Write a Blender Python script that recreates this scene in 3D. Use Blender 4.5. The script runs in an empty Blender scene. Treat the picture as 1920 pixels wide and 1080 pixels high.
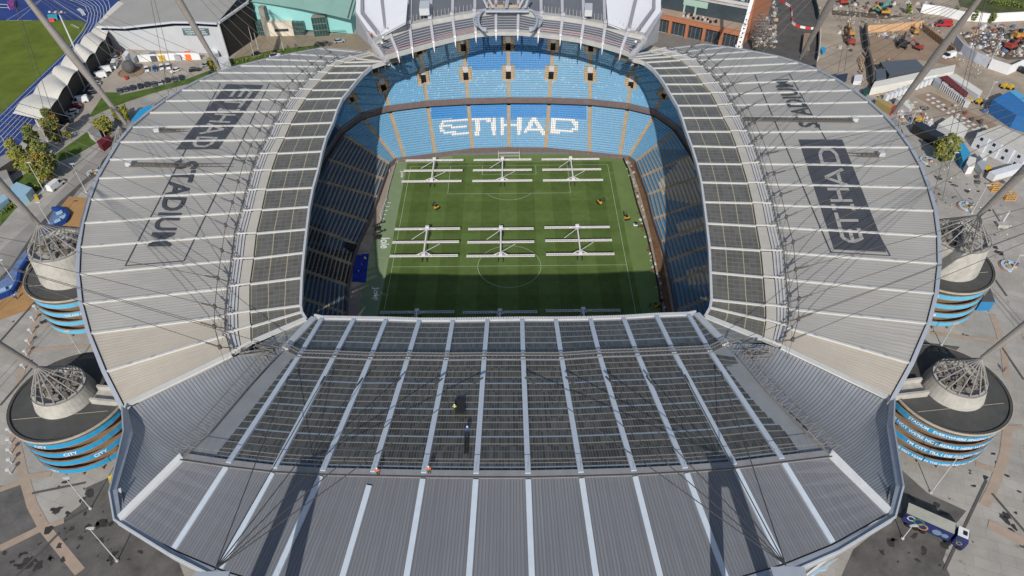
import bpy, bmesh, math, random
import numpy as np
from math import radians, sin, cos, pi
from mathutils import Vector, Matrix
from mathutils.bvhtree import BVHTree
random.seed(7)
rng = np.random.default_rng(5)
sc = bpy.context.scene
COL = sc.collection
# ------------------------------------------------------------------ camera, sky, sun, exposure
FOC, CAM = 1300.24, Vector((1.193, -151.2, 132.85))
_th, _ya, _ro = 0.7528, -0.00324, -0.0113
_f = Vector((sin(_ya)*cos(_th), cos(_ya)*cos(_th), -sin(_th)))
_r = _f.cross(Vector((0, 0, 1))).normalized(); _u = _r.cross(_f)
_r, _u = _r*cos(_ro) + _u*sin(_ro), -_r*sin(_ro) + _u*cos(_ro)
cd = bpy.data.cameras.new('camera'); cam = bpy.data.objects.new('camera', cd); COL.objects.link(cam)
M3 = Matrix((_r, _u, -_f)).transposed()
cam.matrix_world = Matrix.Translation(CAM) @ M3.to_4x4()
cd.sensor_width = 36; cd.lens = FOC/1920*36; cd.clip_start = 1; cd.clip_end = 5000
sc.camera = cam
SUN_EL, SUN_AZ = radians(34.5), radians(184)          # compass bearing of the sun, north = +Y
w = bpy.data.worlds.new("World"); sc.world = w; w.use_nodes = True
nt = w.node_tree; sky = nt.nodes.new('ShaderNodeTexSky'); sky.sky_type = 'NISHITA'; sky.sun_disc = False
sky.sun_elevation = SUN_EL; sky.sun_rotation = SUN_AZ; sky.air_density = 1.0; sky.dust_density = 1.2
nt.links.new(sky.outputs[0], nt.nodes['Background'].inputs[0]); nt.nodes['Background'].inputs[1].default_value = 0.10
sl = bpy.data.lights.new('sun', 'SUN'); sl.energy = 3.55; sl.angle = radians(0.53); sl.color = (1, .95, .87)
so = bpy.data.objects.new('sun', sl); COL.objects.link(so)
_sd = Vector((sin(SUN_AZ)*cos(SUN_EL), cos(SUN_AZ)*cos(SUN_EL), sin(SUN_EL)))
so.rotation_euler = _sd.to_track_quat('Z', 'Y').to_euler(); so.location = (0, -60, 200)
sc.view_settings.view_transform = 'Standard'; sc.view_settings.look = 'None'
sc.view_settings.exposure = 0.0; sc.view_settings.gamma = 1.0
GZ = 5.0                                               # street level; the pitch is sunk 5 m below it

# survey helpers: a sight line from the drone meets the level z
def ray(x, y): return _f + _r*((x-960)/FOC) + _u*((540-y)/FOC)
def P(x, y, z):
    d = ray(x, y); t = (z-CAM.z)/d.z
    return CAM + d*t
def G(x, y, dz=0.0): return P(x, y, GZ+dz)
def pj(X):
    d = Vector(X)-CAM; z = d.dot(_f)
    return 960+FOC*d.dot(_r)/z, 540-FOC*d.dot(_u)/z
def vh(bx, by, tx, ty, z0=None):                       # height of an upright edge seen from foot to top
    z0 = GZ if z0 is None else z0
    b = P(bx, by, z0); best = (1e9, 0)
    for i in range(1, 400):
        q = pj((b.x, b.y, z0+i*.1)); e = (q[0]-tx)**2+(q[1]-ty)**2
        if e < best[0]: best = (e, i*.1)
    return best[1]

# ------------------------------------------------------------------ materials
MATS = {}
def mat(name, col, rough=.6, var=.12, scale=.6, metal=0, bump=0, spec=.4, stripes=None, detail=4, col2=None, alpha=None, streak=None, cells=None):
    """col with noise variation; stripes = list of (uv axis, count per unit, width, colour)"""
    if name in MATS: return MATS[name]
    m = bpy.data.materials.new(name); m.use_nodes = True; n = m.node_tree.nodes; l = m.node_tree.links
    b = n['Principled BSDF']; b.inputs['Roughness'].default_value = rough; b.inputs['Metallic'].default_value = metal
    b.inputs['Specular IOR Level'].default_value = spec
    tc = n.new('ShaderNodeTexCoord')
    nz = n.new('ShaderNodeTexNoise'); nz.inputs['Scale'].default_value = scale; nz.inputs['Detail'].default_value = detail
    nz.inputs['Roughness'].default_value = .65
    geo = n.new('ShaderNodeNewGeometry'); l.new(geo.outputs['Position'], nz.inputs['Vector'])
    rp = n.new('ShaderNodeValToRGB'); rp.color_ramp.elements[0].position = .3; rp.color_ramp.elements[1].position = .7
    c = np.array(col[:3])
    a = c*(1-var); d = np.array(col2) if col2 is not None else np.minimum(c*(1+var), 1)
    rp.color_ramp.elements[0].color = (*a, 1); rp.color_ramp.elements[1].color = (*d, 1)
    l.new(nz.outputs['Fac'], rp.inputs['Fac']); out = rp.outputs['Color']
    def node(t, **k):
        q = n.new(t)
        for a_, v_ in k.items(): setattr(q, a_, v_)
        return q
    def mulc(src, fac_sock, amp):                       # src * (1 - amp*(1-fac)...)
        mr = node('ShaderNodeMapRange'); mr.inputs['From Min'].default_value = .25; mr.inputs['From Max'].default_value = .75; mr.inputs['To Min'].default_value = 1-amp; mr.inputs['To Max'].default_value = 1+amp*.6; l.new(fac_sock, mr.inputs['Value'])
        vm = node('ShaderNodeVectorMath', operation='SCALE'); l.new(src, vm.inputs[0]); l.new(mr.outputs[0], vm.inputs['Scale']); return vm.outputs[0]
    if streak:
        mp = node('ShaderNodeMapping'); mp.inputs['Scale'].default_value = (streak[0], streak[1], 1); l.new(tc.outputs['UV'], mp.inputs['Vector'])
        ad = node('ShaderNodeVectorMath', operation='MULTIPLY_ADD'); ad.inputs[1].default_value = (.06,)*3; l.new(geo.outputs['Position'], ad.inputs[0]); l.new(mp.outputs[0], ad.inputs[2])
        n3 = node('ShaderNodeTexNoise'); n3.inputs['Scale'].default_value = 1; n3.inputs['Detail'].default_value = 4; l.new(ad.outputs[0], n3.inputs['Vector']); out = mulc(out, n3.outputs['Fac'], streak[2])
    if cells:
        mp = node('ShaderNodeMapping'); mp.inputs['Scale'].default_value = (cells[0], cells[1], 1); l.new(tc.outputs['UV'], mp.inputs['Vector'])
        fl = node('ShaderNodeVectorMath', operation='FLOOR'); l.new(mp.outputs[0], fl.inputs[0])
        ps = node('ShaderNodeVectorMath', operation='SNAP'); ps.inputs[1].default_value = (5, 3, 50); l.new(geo.outputs['Position'], ps.inputs[0]); ad = node('ShaderNodeVectorMath', operation='ADD'); l.new(fl.outputs[0], ad.inputs[0]); l.new(ps.outputs[0], ad.inputs[1])
        wn = node('ShaderNodeTexWhiteNoise'); l.new(ad.outputs[0], wn.inputs['Vector']); out = mulc(out, wn.outputs['Value'], cells[2])
    if stripes:
        uv = n.new('ShaderNodeSeparateXYZ'); l.new(tc.outputs['UV'], uv.inputs[0])
        for ax, cnt, wd, sc_ in stripes:
            mu = n.new('ShaderNodeMath'); mu.operation = 'MULTIPLY'; l.new(uv.outputs[ax], mu.inputs[0]); mu.inputs[1].default_value = cnt
            fr = n.new('ShaderNodeMath'); fr.operation = 'FRACT'; l.new(mu.outputs[0], fr.inputs[0])
            lt = n.new('ShaderNodeMath'); lt.operation = 'LESS_THAN'; l.new(fr.outputs[0], lt.inputs[0]); lt.inputs[1].default_value = wd
            mx = n.new('ShaderNodeMix'); mx.data_type = 'RGBA'; l.new(lt.outputs[0], mx.inputs[0]); l.new(out, mx.inputs[6])
            mx.inputs[7].default_value = (*sc_, 1); out = mx.outputs[2]
    l.new(out, b.inputs['Base Color'])
    if bump:
        bp = n.new('ShaderNodeBump'); bp.inputs['Strength'].default_value = bump; bp.inputs['Distance'].default_value = .1
        n2 = n.new('ShaderNodeTexNoise'); n2.inputs['Scale'].default_value = 3; n2.inputs['Detail'].default_value = 6
        l.new(geo.outputs['Position'], n2.inputs['Vector']); l.new(n2.outputs['Fac'], bp.inputs['Height']); l.new(bp.outputs[0], b.inputs['Normal'])
    if alpha is not None: b.inputs['Alpha'].default_value = alpha
    MATS[name] = m; return m

# ------------------------------------------------------------------ mesh builder and object helpers
class MB:
    def __init__(s): s.v = []; s.f = []; s.m = []; s.uv = []
    def quad(s, a, b, c, d, m=0, uv=None):
        i = len(s.v); s.v += [tuple(a), tuple(b), tuple(c), tuple(d)]; s.f.append((i, i+1, i+2, i+3)); s.m.append(m)
        s.uv += uv or [(0, 0), (1, 0), (1, 1), (0, 1)]; return s
    def poly(s, pts, m=0):
        i = len(s.v); s.v += [tuple(p) for p in pts]; s.f.append(tuple(range(i, i+len(pts)))); s.m.append(m)
        s.uv += [(p[0]*.1, p[1]*.1) for p in pts]; return s
    def hexa(s, b, t, m=0, mt=None):                  # bottom ring and top ring of n points
        n = len(b); s.poly(t, m if mt is None else mt); s.poly(b[::-1], m)
        for i in range(n):
            j = (i+1) % n; s.quad(b[i], b[j], t[j], t[i], m)
        return s
    def box(s, c, d, rz=0, m=0, mt=None):             # centre of base, dims
        ca, sa = cos(rz), sin(rz); q = []
        for x, y in ((-1, -1), (1, -1), (1, 1), (-1, 1)):
            x *= d[0]/2; y *= d[1]/2; q.append((c[0]+x*ca-y*sa, c[1]+x*sa+y*ca))
        return s.hexa([(x, y, c[2]) for x, y in q], [(x, y, c[2]+d[2]) for x, y in q], m, mt)
    def prism(s, pts, z0, z1, m=0, mt=None):
        a = sum(pts[i-1][0]*pts[i][1]-pts[i][0]*pts[i-1][1] for i in range(len(pts)))
        if a < 0: pts = pts[::-1]
        return s.hexa([(p[0], p[1], z0) for p in pts], [(p[0], p[1], z1) for p in pts], m, mt)
    def beam(s, a, b, wd, ht, m=0, up=Vector((0, 0, 1))):   # rectangular bar from a to b, top face on a-b line
        a = Vector(a); b = Vector(b); d = (b-a).normalized(); x = d.cross(up).normalized()*wd/2; z = x.cross(d).normalized()*ht
        s.hexa([a-x-z, b-x-z, b+x-z, a+x-z], [a-x, b-x, b+x, a+x], m); return s
    def tube(s, a, b, r0, r1=None, n=8, m=0, cap=True):
        r1 = r0 if r1 is None else r1; a = Vector(a); b = Vector(b); d = (b-a).normalized()
        x = d.orthogonal().normalized(); y = d.cross(x); i0 = len(s.v)
        for p, r in ((a, r0), (b, r1)):
            for k in range(n):
                t = 2*pi*k/n; s.v.append(tuple(p+x*cos(t)*r+y*sin(t)*r)); s.uv.append((k/n, 0))
        idx = []
        for k in range(n):
            j = (k+1) % n; idx.append((i0+k, i0+j, i0+n+j, i0+n+k))
        s._ix = None
        for q in idx: s.f.append(q); s.m.append(m)
        if cap: s.f.append(tuple(range(i0+n-1, i0-1, -1))); s.f.append(tuple(range(i0+n, i0+2*n))); s.m += [m, m]
        return s
    def lathe(s, c, prof, n=24, m=0, a0=0, a1=2*pi):   # prof (r,z)
        for k in range(n):
            t0 = a0+(a1-a0)*k/n; t1 = a0+(a1-a0)*(k+1)/n
            for (r0, z0), (r1, z1) in zip(prof[:-1], prof[1:]):
                p = lambda r, z, t: (c[0]+r*cos(t), c[1]+r*sin(t), c[2]+z)
                s.quad(p(r0, z0, t0), p(r0, z0, t1), p(r1, z1, t1), p(r1, z1, t0), m, [(k/n, z0), ((k+1)/n, z0), ((k+1)/n, z1), (k/n, z1)])
        return s
    def build(s, name, mats, parent=None, smooth=False):
        me = bpy.data.meshes.new(name); off = parent.location if parent is not None else Vector((0, 0, 0))
        if parent is not None and parent.parent is not None: off = off + parent.parent.location
        vv = [(x-off[0], y-off[1], z-off[2]) for x, y, z in s.v]
        me.from_pydata(vv, [], s.f); me.update()
        if not isinstance(mats, (list, tuple)): mats = [mats]
        for m in mats: me.materials.append(m)
        me.polygons.foreach_set('material_index', s.m)
        if len(s.uv) == len(s.v):
            ul = me.uv_layers.new(name='UVMap'); li = np.zeros(len(me.loops), dtype=np.int32); me.loops.foreach_get('vertex_index', li)
            ul.data.foreach_set('uv', np.array(s.uv, dtype=np.float32)[li].ravel())
        if smooth: me.polygons.foreach_set('use_smooth', [True]*len(me.polygons))
        o = bpy.data.objects.new(name, me); COL.objects.link(o)
        if parent is not None: o.parent = parent
        return o
def tag(o, label, cat, group=None):
    o['label'] = label; o['category'] = cat
    if group: o['group'] = group
    return o
def thing(name, label, cat, loc=(0, 0, 0), group=None):
    o = bpy.data.objects.new(name, None); o.empty_display_size = .5; COL.objects.link(o); o.location = loc
    return tag(o, label, cat, group)
def struct(o): o['kind'] = 'structure'; return o
def stuff(o): o['kind'] = 'stuff'; return o
def dup(root, loc=None, rz=None, label=None, group=None, mats=None, scale=None):
    r = root.copy(); COL.objects.link(r)
    if loc is not None: r.location = loc
    if rz is not None: r.rotation_euler = (0, 0, rz)
    if scale is not None: r.scale = (scale,)*3
    if label: r['label'] = label
    if group: r['group'] = group
    def rec(src, dst):
        for ch in src.children:
            c = ch.copy(); COL.objects.link(c); c.parent = dst
            if mats and c.type == 'MESH':
                for i, sl_ in enumerate(c.material_slots):
                    if sl_.material and sl_.material.name in mats:
                        nm_ = mats[sl_.material.name]; sl_.link = 'OBJECT'; sl_.material = nm_
            rec(ch, c)
    rec(root, r); return r
def lerp(a, b, t): return tuple(a[i]+(b[i]-a[i])*t for i in range(len(a)))
def along(poly, t):                                    # t in 0..len-1
    i = min(int(t), len(poly)-2); return lerp(poly[i], poly[i+1], t-i)
def text2d(s, bold=.0, cuts=0):                        # unit-box glyph mesh of a string
    cu = bpy.data.curves.new('t', 'FONT'); cu.body = s; cu.size = 1; cu.offset = bold; cu.resolution_u = 3
    o = bpy.data.objects.new('t', cu); COL.objects.link(o)
    dg = bpy.context.evaluated_depsgraph_get(); me = bpy.data.meshes.new_from_object(o.evaluated_get(dg))
    bm = bmesh.new(); bm.from_mesh(me); bmesh.ops.triangulate(bm, faces=bm.faces)
    for _ in range(cuts):
        xs = [v.co.x for v in bm.verts]; L = (max(xs)-min(xs))
        es = [e for e in bm.edges if e.calc_length() > .13]
        if es: bmesh.ops.subdivide_edges(bm, edges=es, cuts=1); bmesh.ops.triangulate(bm, faces=bm.faces)
    bm.verts.ensure_lookup_table()
    v = [(q.co.x, q.co.y) for q in bm.verts]; f = [[q.index for q in p.verts] for p in bm.faces]; bm.free()
    bpy.data.objects.remove(o); bpy.data.curves.remove(cu); bpy.data.meshes.remove(me)
    x0 = min(a for a, b in v); x1 = max(a for a, b in v); y0 = min(b for a, b in v); y1 = max(b for a, b in v)
    return [((a-x0)/(x1-x0), (b-y0)/(y1-y0)) for a, b in v], f, (x1-x0)/(y1-y0)
def text_on(s, fn, name, m, parent, bold=.02, cuts=0):  # fn(u,v) -> world point
    v, f, _ = text2d(s, bold, cuts); mb = MB()
    mb.v = [tuple(fn(a, b)) for a, b in v]; mb.f = [tuple(q) for q in f]; mb.m = [0]*len(f); mb.uv = list(v)
    return mb.build(name, m, parent)

# common materials
M_roofL = mat('roof_sheet_light', (.415, .40, .372), .5, .09, .05, spec=.3, stripes=[(1, 11, .20, (.30, .288, .258))], streak=(3, 40, .18))
M_roofB = mat('roof_sheet_beige', (.45, .41, .35), .5, .08, .08, spec=.3, stripes=[(1, 13, .2, (.35, .31, .26))], streak=(3, 30, .12))
M_roofS = mat('roof_sheet_slate', (.165, .175, .195), .45, .07, .06, spec=.35, stripes=[(0, 17, .26, (.118, .118, .128))], streak=(45, 2, .22))
M_fold = mat('folded_cladding', (.36, .37, .39), .45, .1, .1, spec=.4, stripes=[(0, 74, .26, (.15, .155, .165))], streak=(60, 3, .15))
M_rib = mat('rib_cap_white', (.54, .56, .58), .45, .06, .8)
M_ribw = mat('rib_cap_warm', (.57, .57, .55), .45, .06, .8)
M_fascia = mat('fascia_blue_grey', (.36, .39, .44), .4, .06, .3)
M_gut = mat('gutter_grey', (.46, .455, .44), .5, .1, .5)
M_panel = mat('cream_panel', (.50, .47, .41), .6, .07, .3)
M_cable = mat('cable_steel', (.10, .095, .09), .5, .1)
M_steel = mat('painted_steel', (.25, .235, .22), .5, .1, .5)
M_steelw = mat('pale_steel', (.55, .55, .56), .45, .08, .5)
M_glaze = mat('rooflight_grey', (.172, .166, .142), .3, .12, .12, spec=.5, alpha=.70, cells=(9, 6, .14), stripes=[(0, 9, .05, (.29, .28, .25)), (1, 6, .11, (.28, .275, .245)), (0, 3, .045, (.60, .52, .34))])
M_glazeS = mat('rooflight_dark', (.074, .073, .067), .3, .3, .09, spec=.5, cells=(17, 1, .35), stripes=[(0, 17, .17, (.135, .13, .112)), (1, 1, .14, (.26, .255, .225)), (1, .25, .05, (.25, .30, .35))])
M_glass = mat('window_glass', (.04, .06, .07), .15, .1, .4, spec=.6)
M_conc = mat('concrete_light', (.44, .425, .39), .8, .2, .4, bump=.2)
M_dark = mat('black_void', (.008, .008, .01), .9, .1)
M_black = mat('black_rubber', (.02, .02, .02), .6, .1)
M_bitumen = mat('bitumen_roof', (.075, .075, .072), .8, .15, .4, bump=.2)
M_terr = mat('terrace_concrete', (.42, .375, .30), .85, .12, .6)
M_aisle = mat('aisle_tan', (.46, .355, .235), .8, .1, .6)
# ================================================================== THE BOWL ROOFS
# ribs of the side roofs from south to north: sight lines to eave O, gutter A, rooflight B, inner edge C
WR = [((234,762),(435,665),(472,643),(574,599)),((201,697),(425,629),(472,614),(566,586)),((172,626),(425,594),(470,586),(564,574)),
((157,570),(430,541),(470,534),(566,522)),((151,515),(437,489),(477,486),(570,475)),((153,464),(443,442),(482,439),(575,431)),
((160,419),(455,399),(492,395),(580,389)),((172,375),(465,360),(500,357),(587,353)),((187,335),(475,323),(510,321),(597,317)),
((207,300),(487,292),(521,289),(604,285)),((227,267),(503,263),(535,260),(612,257)),((250,239),(515,236),(546,234),(624,231)),
((282,212),(530,210),(559,210),(632,207)),((312,190),(545,187),(574,187),(642,185)),((342,170),(562,170),(586,170),(655,169)),
((375,152),(580,152),(602,152),(670,150)),((410,137),(597,138),(615,138),(682,137)),((452,124),(613,126),(627,125),(697,124)),
((500,112),(630,116),(645,118),(722,116)),((546,102),(655,108),(668,111),(727,117)),((600,92),(690,100),(700,104),(731,117))]
ER = [((1667,748),(1464,651),(1430,637),(1322,594)),((1704,681),(1475,615),(1435,602),(1331,578)),((1736,607),(1476,580),(1434,574),(1334,563)),
((1750,551),(1471,525),(1430,521),(1332,512)),((1756,495),(1467,474),(1425,471),(1330,465)),((1755,444),(1455,427),(1417,425),(1325,420)),
((1749,396),(1446,385),(1410,382),(1320,380)),((1737,353),(1434,346),(1401,345),(1315,343)),((1722,313),(1423,308),(1390,309),(1307,308)),
((1702,277),(1412,277),(1380,277),(1297,275)),((1680,246),(1400,249),(1369,248),(1287,248)),((1655,218),(1387,221),(1355,222),(1279,222)),
((1626,192),(1372,198),(1344,199),(1270,199)),((1597,170),(1360,177),(1332,176),(1257,177)),((1565,150),(1347,158),(1317,159),(1247,159)),
((1531,132),(1332,141),(1305,142),(1236,143)),((1495,119),(1318,128),(1290,127),(1224,129)),((1457,107),(1305,114),(1275,114),(1210,118)),
((1407,97),(1287,106),(1258,107),(1192,111)),((1362,89),(1268,99),(1240,102),(1182,108)),((1318,84),(1248,93),(1218,98),(1180,105))]
def roof_z(k):
    zo = 25+5.5*math.sin(pi*min(max(k/20, 0), 1))**.7
    return zo, 33.0+.6*math.sin(pi*k/20), 33.8+.4*math.sin(pi*k/20), 35.0
def ribpts(T, k): z = roof_z(k); return [P(*T[k][i], z[i]) for i in range(4)]
DECK = {}
def side_roof(T, side):
    root = thing('stand_roof', 'long curved light grey roof over the %s seating with a huge sponsor name painted on it, %s' % (('left','beside the running track') if side < 0 else ('right','beside the building site')),
                 'roof', P(*T[10][1], 30))
    pts = [ribpts(T, k) for k in range(21)]; n = 8
    dv = []; df = []
    for a, b in ((0, 1),):
        lt = MB()
        for k in range(20):
            O0, A0, O1, A1 = pts[k][0], pts[k][1], pts[k+1][0], pts[k+1][1]
            for i in range(n):
                s, t = i/n, (i+1)/n
                q = [O0.lerp(A0, s), O0.lerp(A0, t), O1.lerp(A1, t), O1.lerp(A1, s)]
                lt.quad(*q, 1 if k == 0 or (k == 1 and side < 0) else 0, [(s, 0), (t, 0), (t, 1), (s, 1)])
                lt.quad(*[p-Vector((0, 0, 1.2)) for p in q][::-1], 2)
        deck = lt.build('roof_deck', [M_roofL, M_roofB, M_gut], root)
        DECK[side] = BVHTree.FromPolygons([Vector(v) for v in lt.v], lt.f)
    gl = MB(); ul = MB()
    for k in range(20):
        B0, C0, B1, C1 = pts[k][2], pts[k][3], pts[k+1][2], pts[k+1][3]
        gl.quad(B0, C0, C1, B1, 0, [(0, 0), (1, 0), (1, 1), (0, 1)])
        gl.quad(*[p-Vector((0, 0, .25)) for p in (B1, C1, C0, B0)], 0)
    gl.build('rooflight_glazing', M_glaze, root)
    for k in range(21):                                # rib caps
        O, A, B, C = [p+Vector((0, 0, .35)) for p in pts[k]]
        r = MB(); big = k == 0; r.beam(O, A, 1.2 if big else .52, .34)
        L = (A-O).length; d = (A-O).normalized(); nn = int(L/5)
        if not big:
            for j in range(1, nn):
                if (j*7+k*3) % 5 < 3: p = O+d*(j*5); r.beam(p-d*.45+Vector((0, 0, .06)), p+d*.45+Vector((0, 0, .06)), .5, .06, 1)
        r.beam(B, C, 1.1 if big else .42, .34); r.beam(A+Vector((0, 0, .5)), B+Vector((0, 0, .3)), .4, .3)
        r.build('rib_cap', [M_ribw if k < 19 else M_steelw, M_fascia], root)
    e = MB(); g = MB(); c = MB(); w_ = MB(); ie = MB()
    for k in range(20):
        O0, A0, B0, C0 = pts[k]; O1, A1, B1, C1 = pts[k+1]
        out0 = (O0-A0).normalized(); out1 = (O1-A1).normalized(); up = Vector((0, 0, .45))
        e.hexa([O0+out0*.15-Vector((0, 0, 1.6)), O0+out0*1.1-Vector((0, 0, 1.6)), O1+out1*1.1-Vector((0, 0, 1.6)), O1+out1*.15-Vector((0, 0, 1.6))],
               [O0+out0*.15+up, O0+out0*1.1+up, O1+out1*1.1+up, O1+out1*.15+up])
        e.quad(O0+Vector((0,0,.03)), O0+out0*.15+Vector((0,0,.03)), O1+out1*.15+Vector((0,0,.03)), O1+Vector((0,0,.03)), 1)
        M0 = A0.lerp(B0, .42); M1 = A1.lerp(B1, .42)
        g.quad(A0+Vector((0,0,.02)), M0, M1, A1+Vector((0,0,.02)))
        for s_, r_ in ((.1, .28), (.27, .2), (.42, .2)):
            p0 = A0.lerp(B0, s_)+Vector((0, 0, .7)); p1 = A1.lerp(B1, s_)+Vector((0, 0, .7)); g.beam(p0-Vector((0, 0, .35)), p1-Vector((0, 0, .35)), r_*1.5, .3, 1)
        for j in range(4):
            p0 = A0.lerp(A1, j/4)
            w_.tube(p0, p0+Vector((0, 0, 1.3)), .07, n=4)
        w_.beam(A0+Vector((0, 0, 1.35)), A1+Vector((0, 0, 1.35)), .12, .12); w_.beam(A0+Vector((0, 0, .75)), A1+Vector((0, 0, .75)), .1, .1)
        N0 = A0.lerp(B0, .5)+Vector((0, 0, .4)); N1 = A1.lerp(B1, .5)+Vector((0, 0, .4)); Q0 = B0.lerp(A0, .04)+Vector((0, 0, .4)); Q1 = B1.lerp(A1, .04)+Vector((0, 0, .4))
        c.hexa([x-Vector((0, 0, .4)) for x in (N0.lerp(N1, .06), Q0.lerp(Q1, .06), Q1.lerp(Q0, .06), N1.lerp(N0, .06))], [N0.lerp(N1, .06), Q0.lerp(Q1, .06), Q1.lerp(Q0, .06), N1.lerp(N0, .06)])
        ie.beam(C0+Vector((0, 0, .3)), C1+Vector((0, 0, .3)), .5, 1.2)
        ul.quad(A0-Vector((0,0,.5)), B0-Vector((0,0,.5)), B1-Vector((0,0,.5)), A1-Vector((0,0,.5)))
    e.build('eave_fascia', [M_fascia, M_dark], root); g.build('gutter_walkway', [M_gut, M_steelw], root); w_.build('walkway_railing', M_cable, root)
    c.build('gutter_panels', M_panel, root); ie.build('inner_edge_beam', M_steelw, root); ul.build('gutter_lining', M_gut, root)
    # long maintenance ladders lying across the roof
    for (a, b) in ([((297,249),(515,251)), ((245,313),(480,316))] if side < 0 else [((1600,230),(1395,227)), ((1650,295),(1410,296))]):
        ld = MB(); pa = drape(side, *a)+Vector((0, 0, .9)); pb = drape(side, *b)+Vector((0, 0, .9)); dd = (pb-pa).normalized(); x = dd.cross(Vector((0, 0, 1))).normalized()*.62
        ld.beam(pa+x, pb+x, .22, .5); ld.beam(pa-x, pb-x, .22, .5)
        for j in range(int((pb-pa).length/1.2)): q = pa+dd*(j*1.2); ld.beam(q-x-Vector((0,0,.2)), q+x-Vector((0,0,.2)), .1, .12)
        ld.box(pa-Vector((0, 0, .4)), (1.5, 1.5, 1), 0, 1)
        ld.build('maintenance_gantry', [M_cable, M_steelw], root)
    return root, pts
def drape(side, x, y, off=.1):
    d = ray(x, y).normalized(); h = DECK[side].ray_cast(CAM, d)
    if h[0] is None: return P(x, y, 30)
    return h[0]+Vector((0, 0, off))
ROOFW, PW = side_roof(WR, -1)
ROOFE, PE = side_roof(ER, 1)
# painted names on the side roofs
M_pdark = mat('roof_paint_dark', (.075, .078, .088), .55, .1, .3, stripes=[(1, 60, .25, (.045, .047, .055))])
M_ink = mat('roof_paint_letters', (.06, .065, .078), .55, .08, .4)
def q4(q, u, v): return lerp(lerp(q[0], q[1], u), lerp(q[3], q[2], u), v)
def paint_quad(side, q, name, m, parent, nu=6, nv=30, off=.09):
    mb = MB()
    for i in range(nu):
        for j in range(nv):
            mb.quad(*[drape(side, *q4(q, a, b), off) for a, b in ((i/nu, j/nv), ((i+1)/nu, j/nv), ((i+1)/nu, (j+1)/nv), (i/nu, (j+1)/nv))], 0,
                    [(i/nu, j/nv), ((i+1)/nu, j/nv), ((i+1)/nu, (j+1)/nv), (i/nu, (j+1)/nv)])
    return mb.build(name, m, parent)
def paint_line(side, pts, wd, m, parent):
    mb = MB()
    for a, b in zip(pts[:-1], pts[1:]):
        n = 14
        for i in range(n):
            p = drape(side, *lerp(a, b, i/n), .13); q = drape(side, *lerp(a, b, (i+1)/n), .13); mb.beam(p, q, wd, .02)
    return mb.build('painted_border', m, parent)
ETI = [ # strokes of the wide sponsor lettering in unit height, x advancing
 ('E', [(.95,.9,.35,.9),(.35,.9,.08,.6),(.02,.5,.9,.5),(.08,.5,.3,.1),(.25,.1,.95,.1)]), ('T', [(1.0,.9,1.95,.9),(1.45,.9,1.45,.0)]),
 ('I', [(2.1,.93,2.5,.93),(2.3,.95,2.3,.05),(2.1,.07,2.5,.07)]), ('H', [(2.72,1,2.72,0),(2.72,.52,3.45,.52),(3.45,1,3.45,0)]),
 ('A', [(3.7,0,4.2,.95),(4.2,.95,4.72,0),(3.95,.3,4.5,.3)]), ('D', [(5.0,.9,5.7,.9),(5.7,.9,5.98,.7),(5.98,.75,5.98,.25),(5.98,.3,5.7,.1),(5.7,.1,5.0,.1),(5.08,.95,5.08,.05)])]
def strokes_on(fn, name, m, parent, wd=.17):
    mb = MB()
    for ch, ss in ETI:
        for x0, y0, x1, y1 in ss:
            dx, dy = x1-x0, y1-y0; L = math.hypot(dx, dy); nx, ny = -dy/L*wd/2, dx/L*wd/2; n = max(1, int(L*4))
            for i in range(n):
                s, t = i/n, (i+1)/n
                mb.quad(*[fn(a/6.08, b) for a, b in ((x0+dx*s-nx, y0+dy*s-ny), (x0+dx*t-nx, y0+dy*t-ny), (x0+dx*t+nx, y0+dy*t+ny), (x0+dx*s+nx, y0+dy*s+ny))])
    return mb.build(name, m, parent)
for side, root, pan, eq, sq, fr in (
  (-1, ROOFW, ((330,281),(409,280),(494,160),(425,158)), ((442,165),(355,276),(395,278),(480,167)), ((330,302),(277,464),(320,464),(373,304)),
     [((413,157),(235,499)), ((235,499),(345,490)), ((345,490),(505,157))]),
  (1, ROOFE, ((1564,468),(1662,473),(1579,262),(1497,262)), ((1622,457),(1568,278),(1530,278),(1578,457)), ((1540,241),(1479,150),(1447,151),(1501,240)),
     [((1415,140),(1558,474)), ((1558,474),(1669,480)), ((1669,480),(1480,139))])):
    pp_ = paint_quad(side, pan, 'painted_name_panel', M_pdark, root)
    strokes_on(lambda u, v: drape(side, *q4(eq, u, v), .16), 'painted_name', M_roofL, pp_)
    text_on('STADIUM', lambda u, v: drape(side, *q4(sq, u, v), .32), 'painted_word', M_ink, root, .02, 4)
    for l_ in fr: paint_line(side, l_, .28, M_ink, root)

# ------------------------------------------------------------------ south roof (nearest the drone)
SF = [(604,600),(664,601),(724,602),(786,604),(849,604),(914,603),(979,602),(1042,602),(1107,601),(1169,599),(1231,595),(1291,593)]
ST = [(562,669),(627,671),(695,674),(765,674),(837,675),(908,674),(981,674),(1053,674),(1124,669),(1195,667),(1264,664),(1331,661)]
SR = [(430,870),(516,880),(606,885),(700,887),(795,889),(893,890),(990,890),(1089,888),(1188,885),(1284,880),(1376,873),(1465,862)]
SE_ = [(327,1030),(414,1067),(511,1096),(633,1116),(755,1128),(876,1134),(999,1133),(1124,1128),(1245,1113),(1362,1088),(1467,1057),(1561,1019)]
zF, zT, zR, zE = 36., 39., 43., 39.5
S_F = [P(*p, zF) for p in SF]; S_T = [P(*p, zT) for p in ST]; S_R = [P(*p, zR) for p in SR]; S_E = [P(*p, zE) for p in SE_]
cFl, cFr = P(590,597,35.5), P(1305,590,35.5); cTl, cTr = P(535,655,38.5), P(1360,647,38.5)
cRl, cRr = P(342,857,zR), P(1556,851,zR); cEl, cEr = P(225,974,38.5), P(1666,960,38.5)
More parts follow.
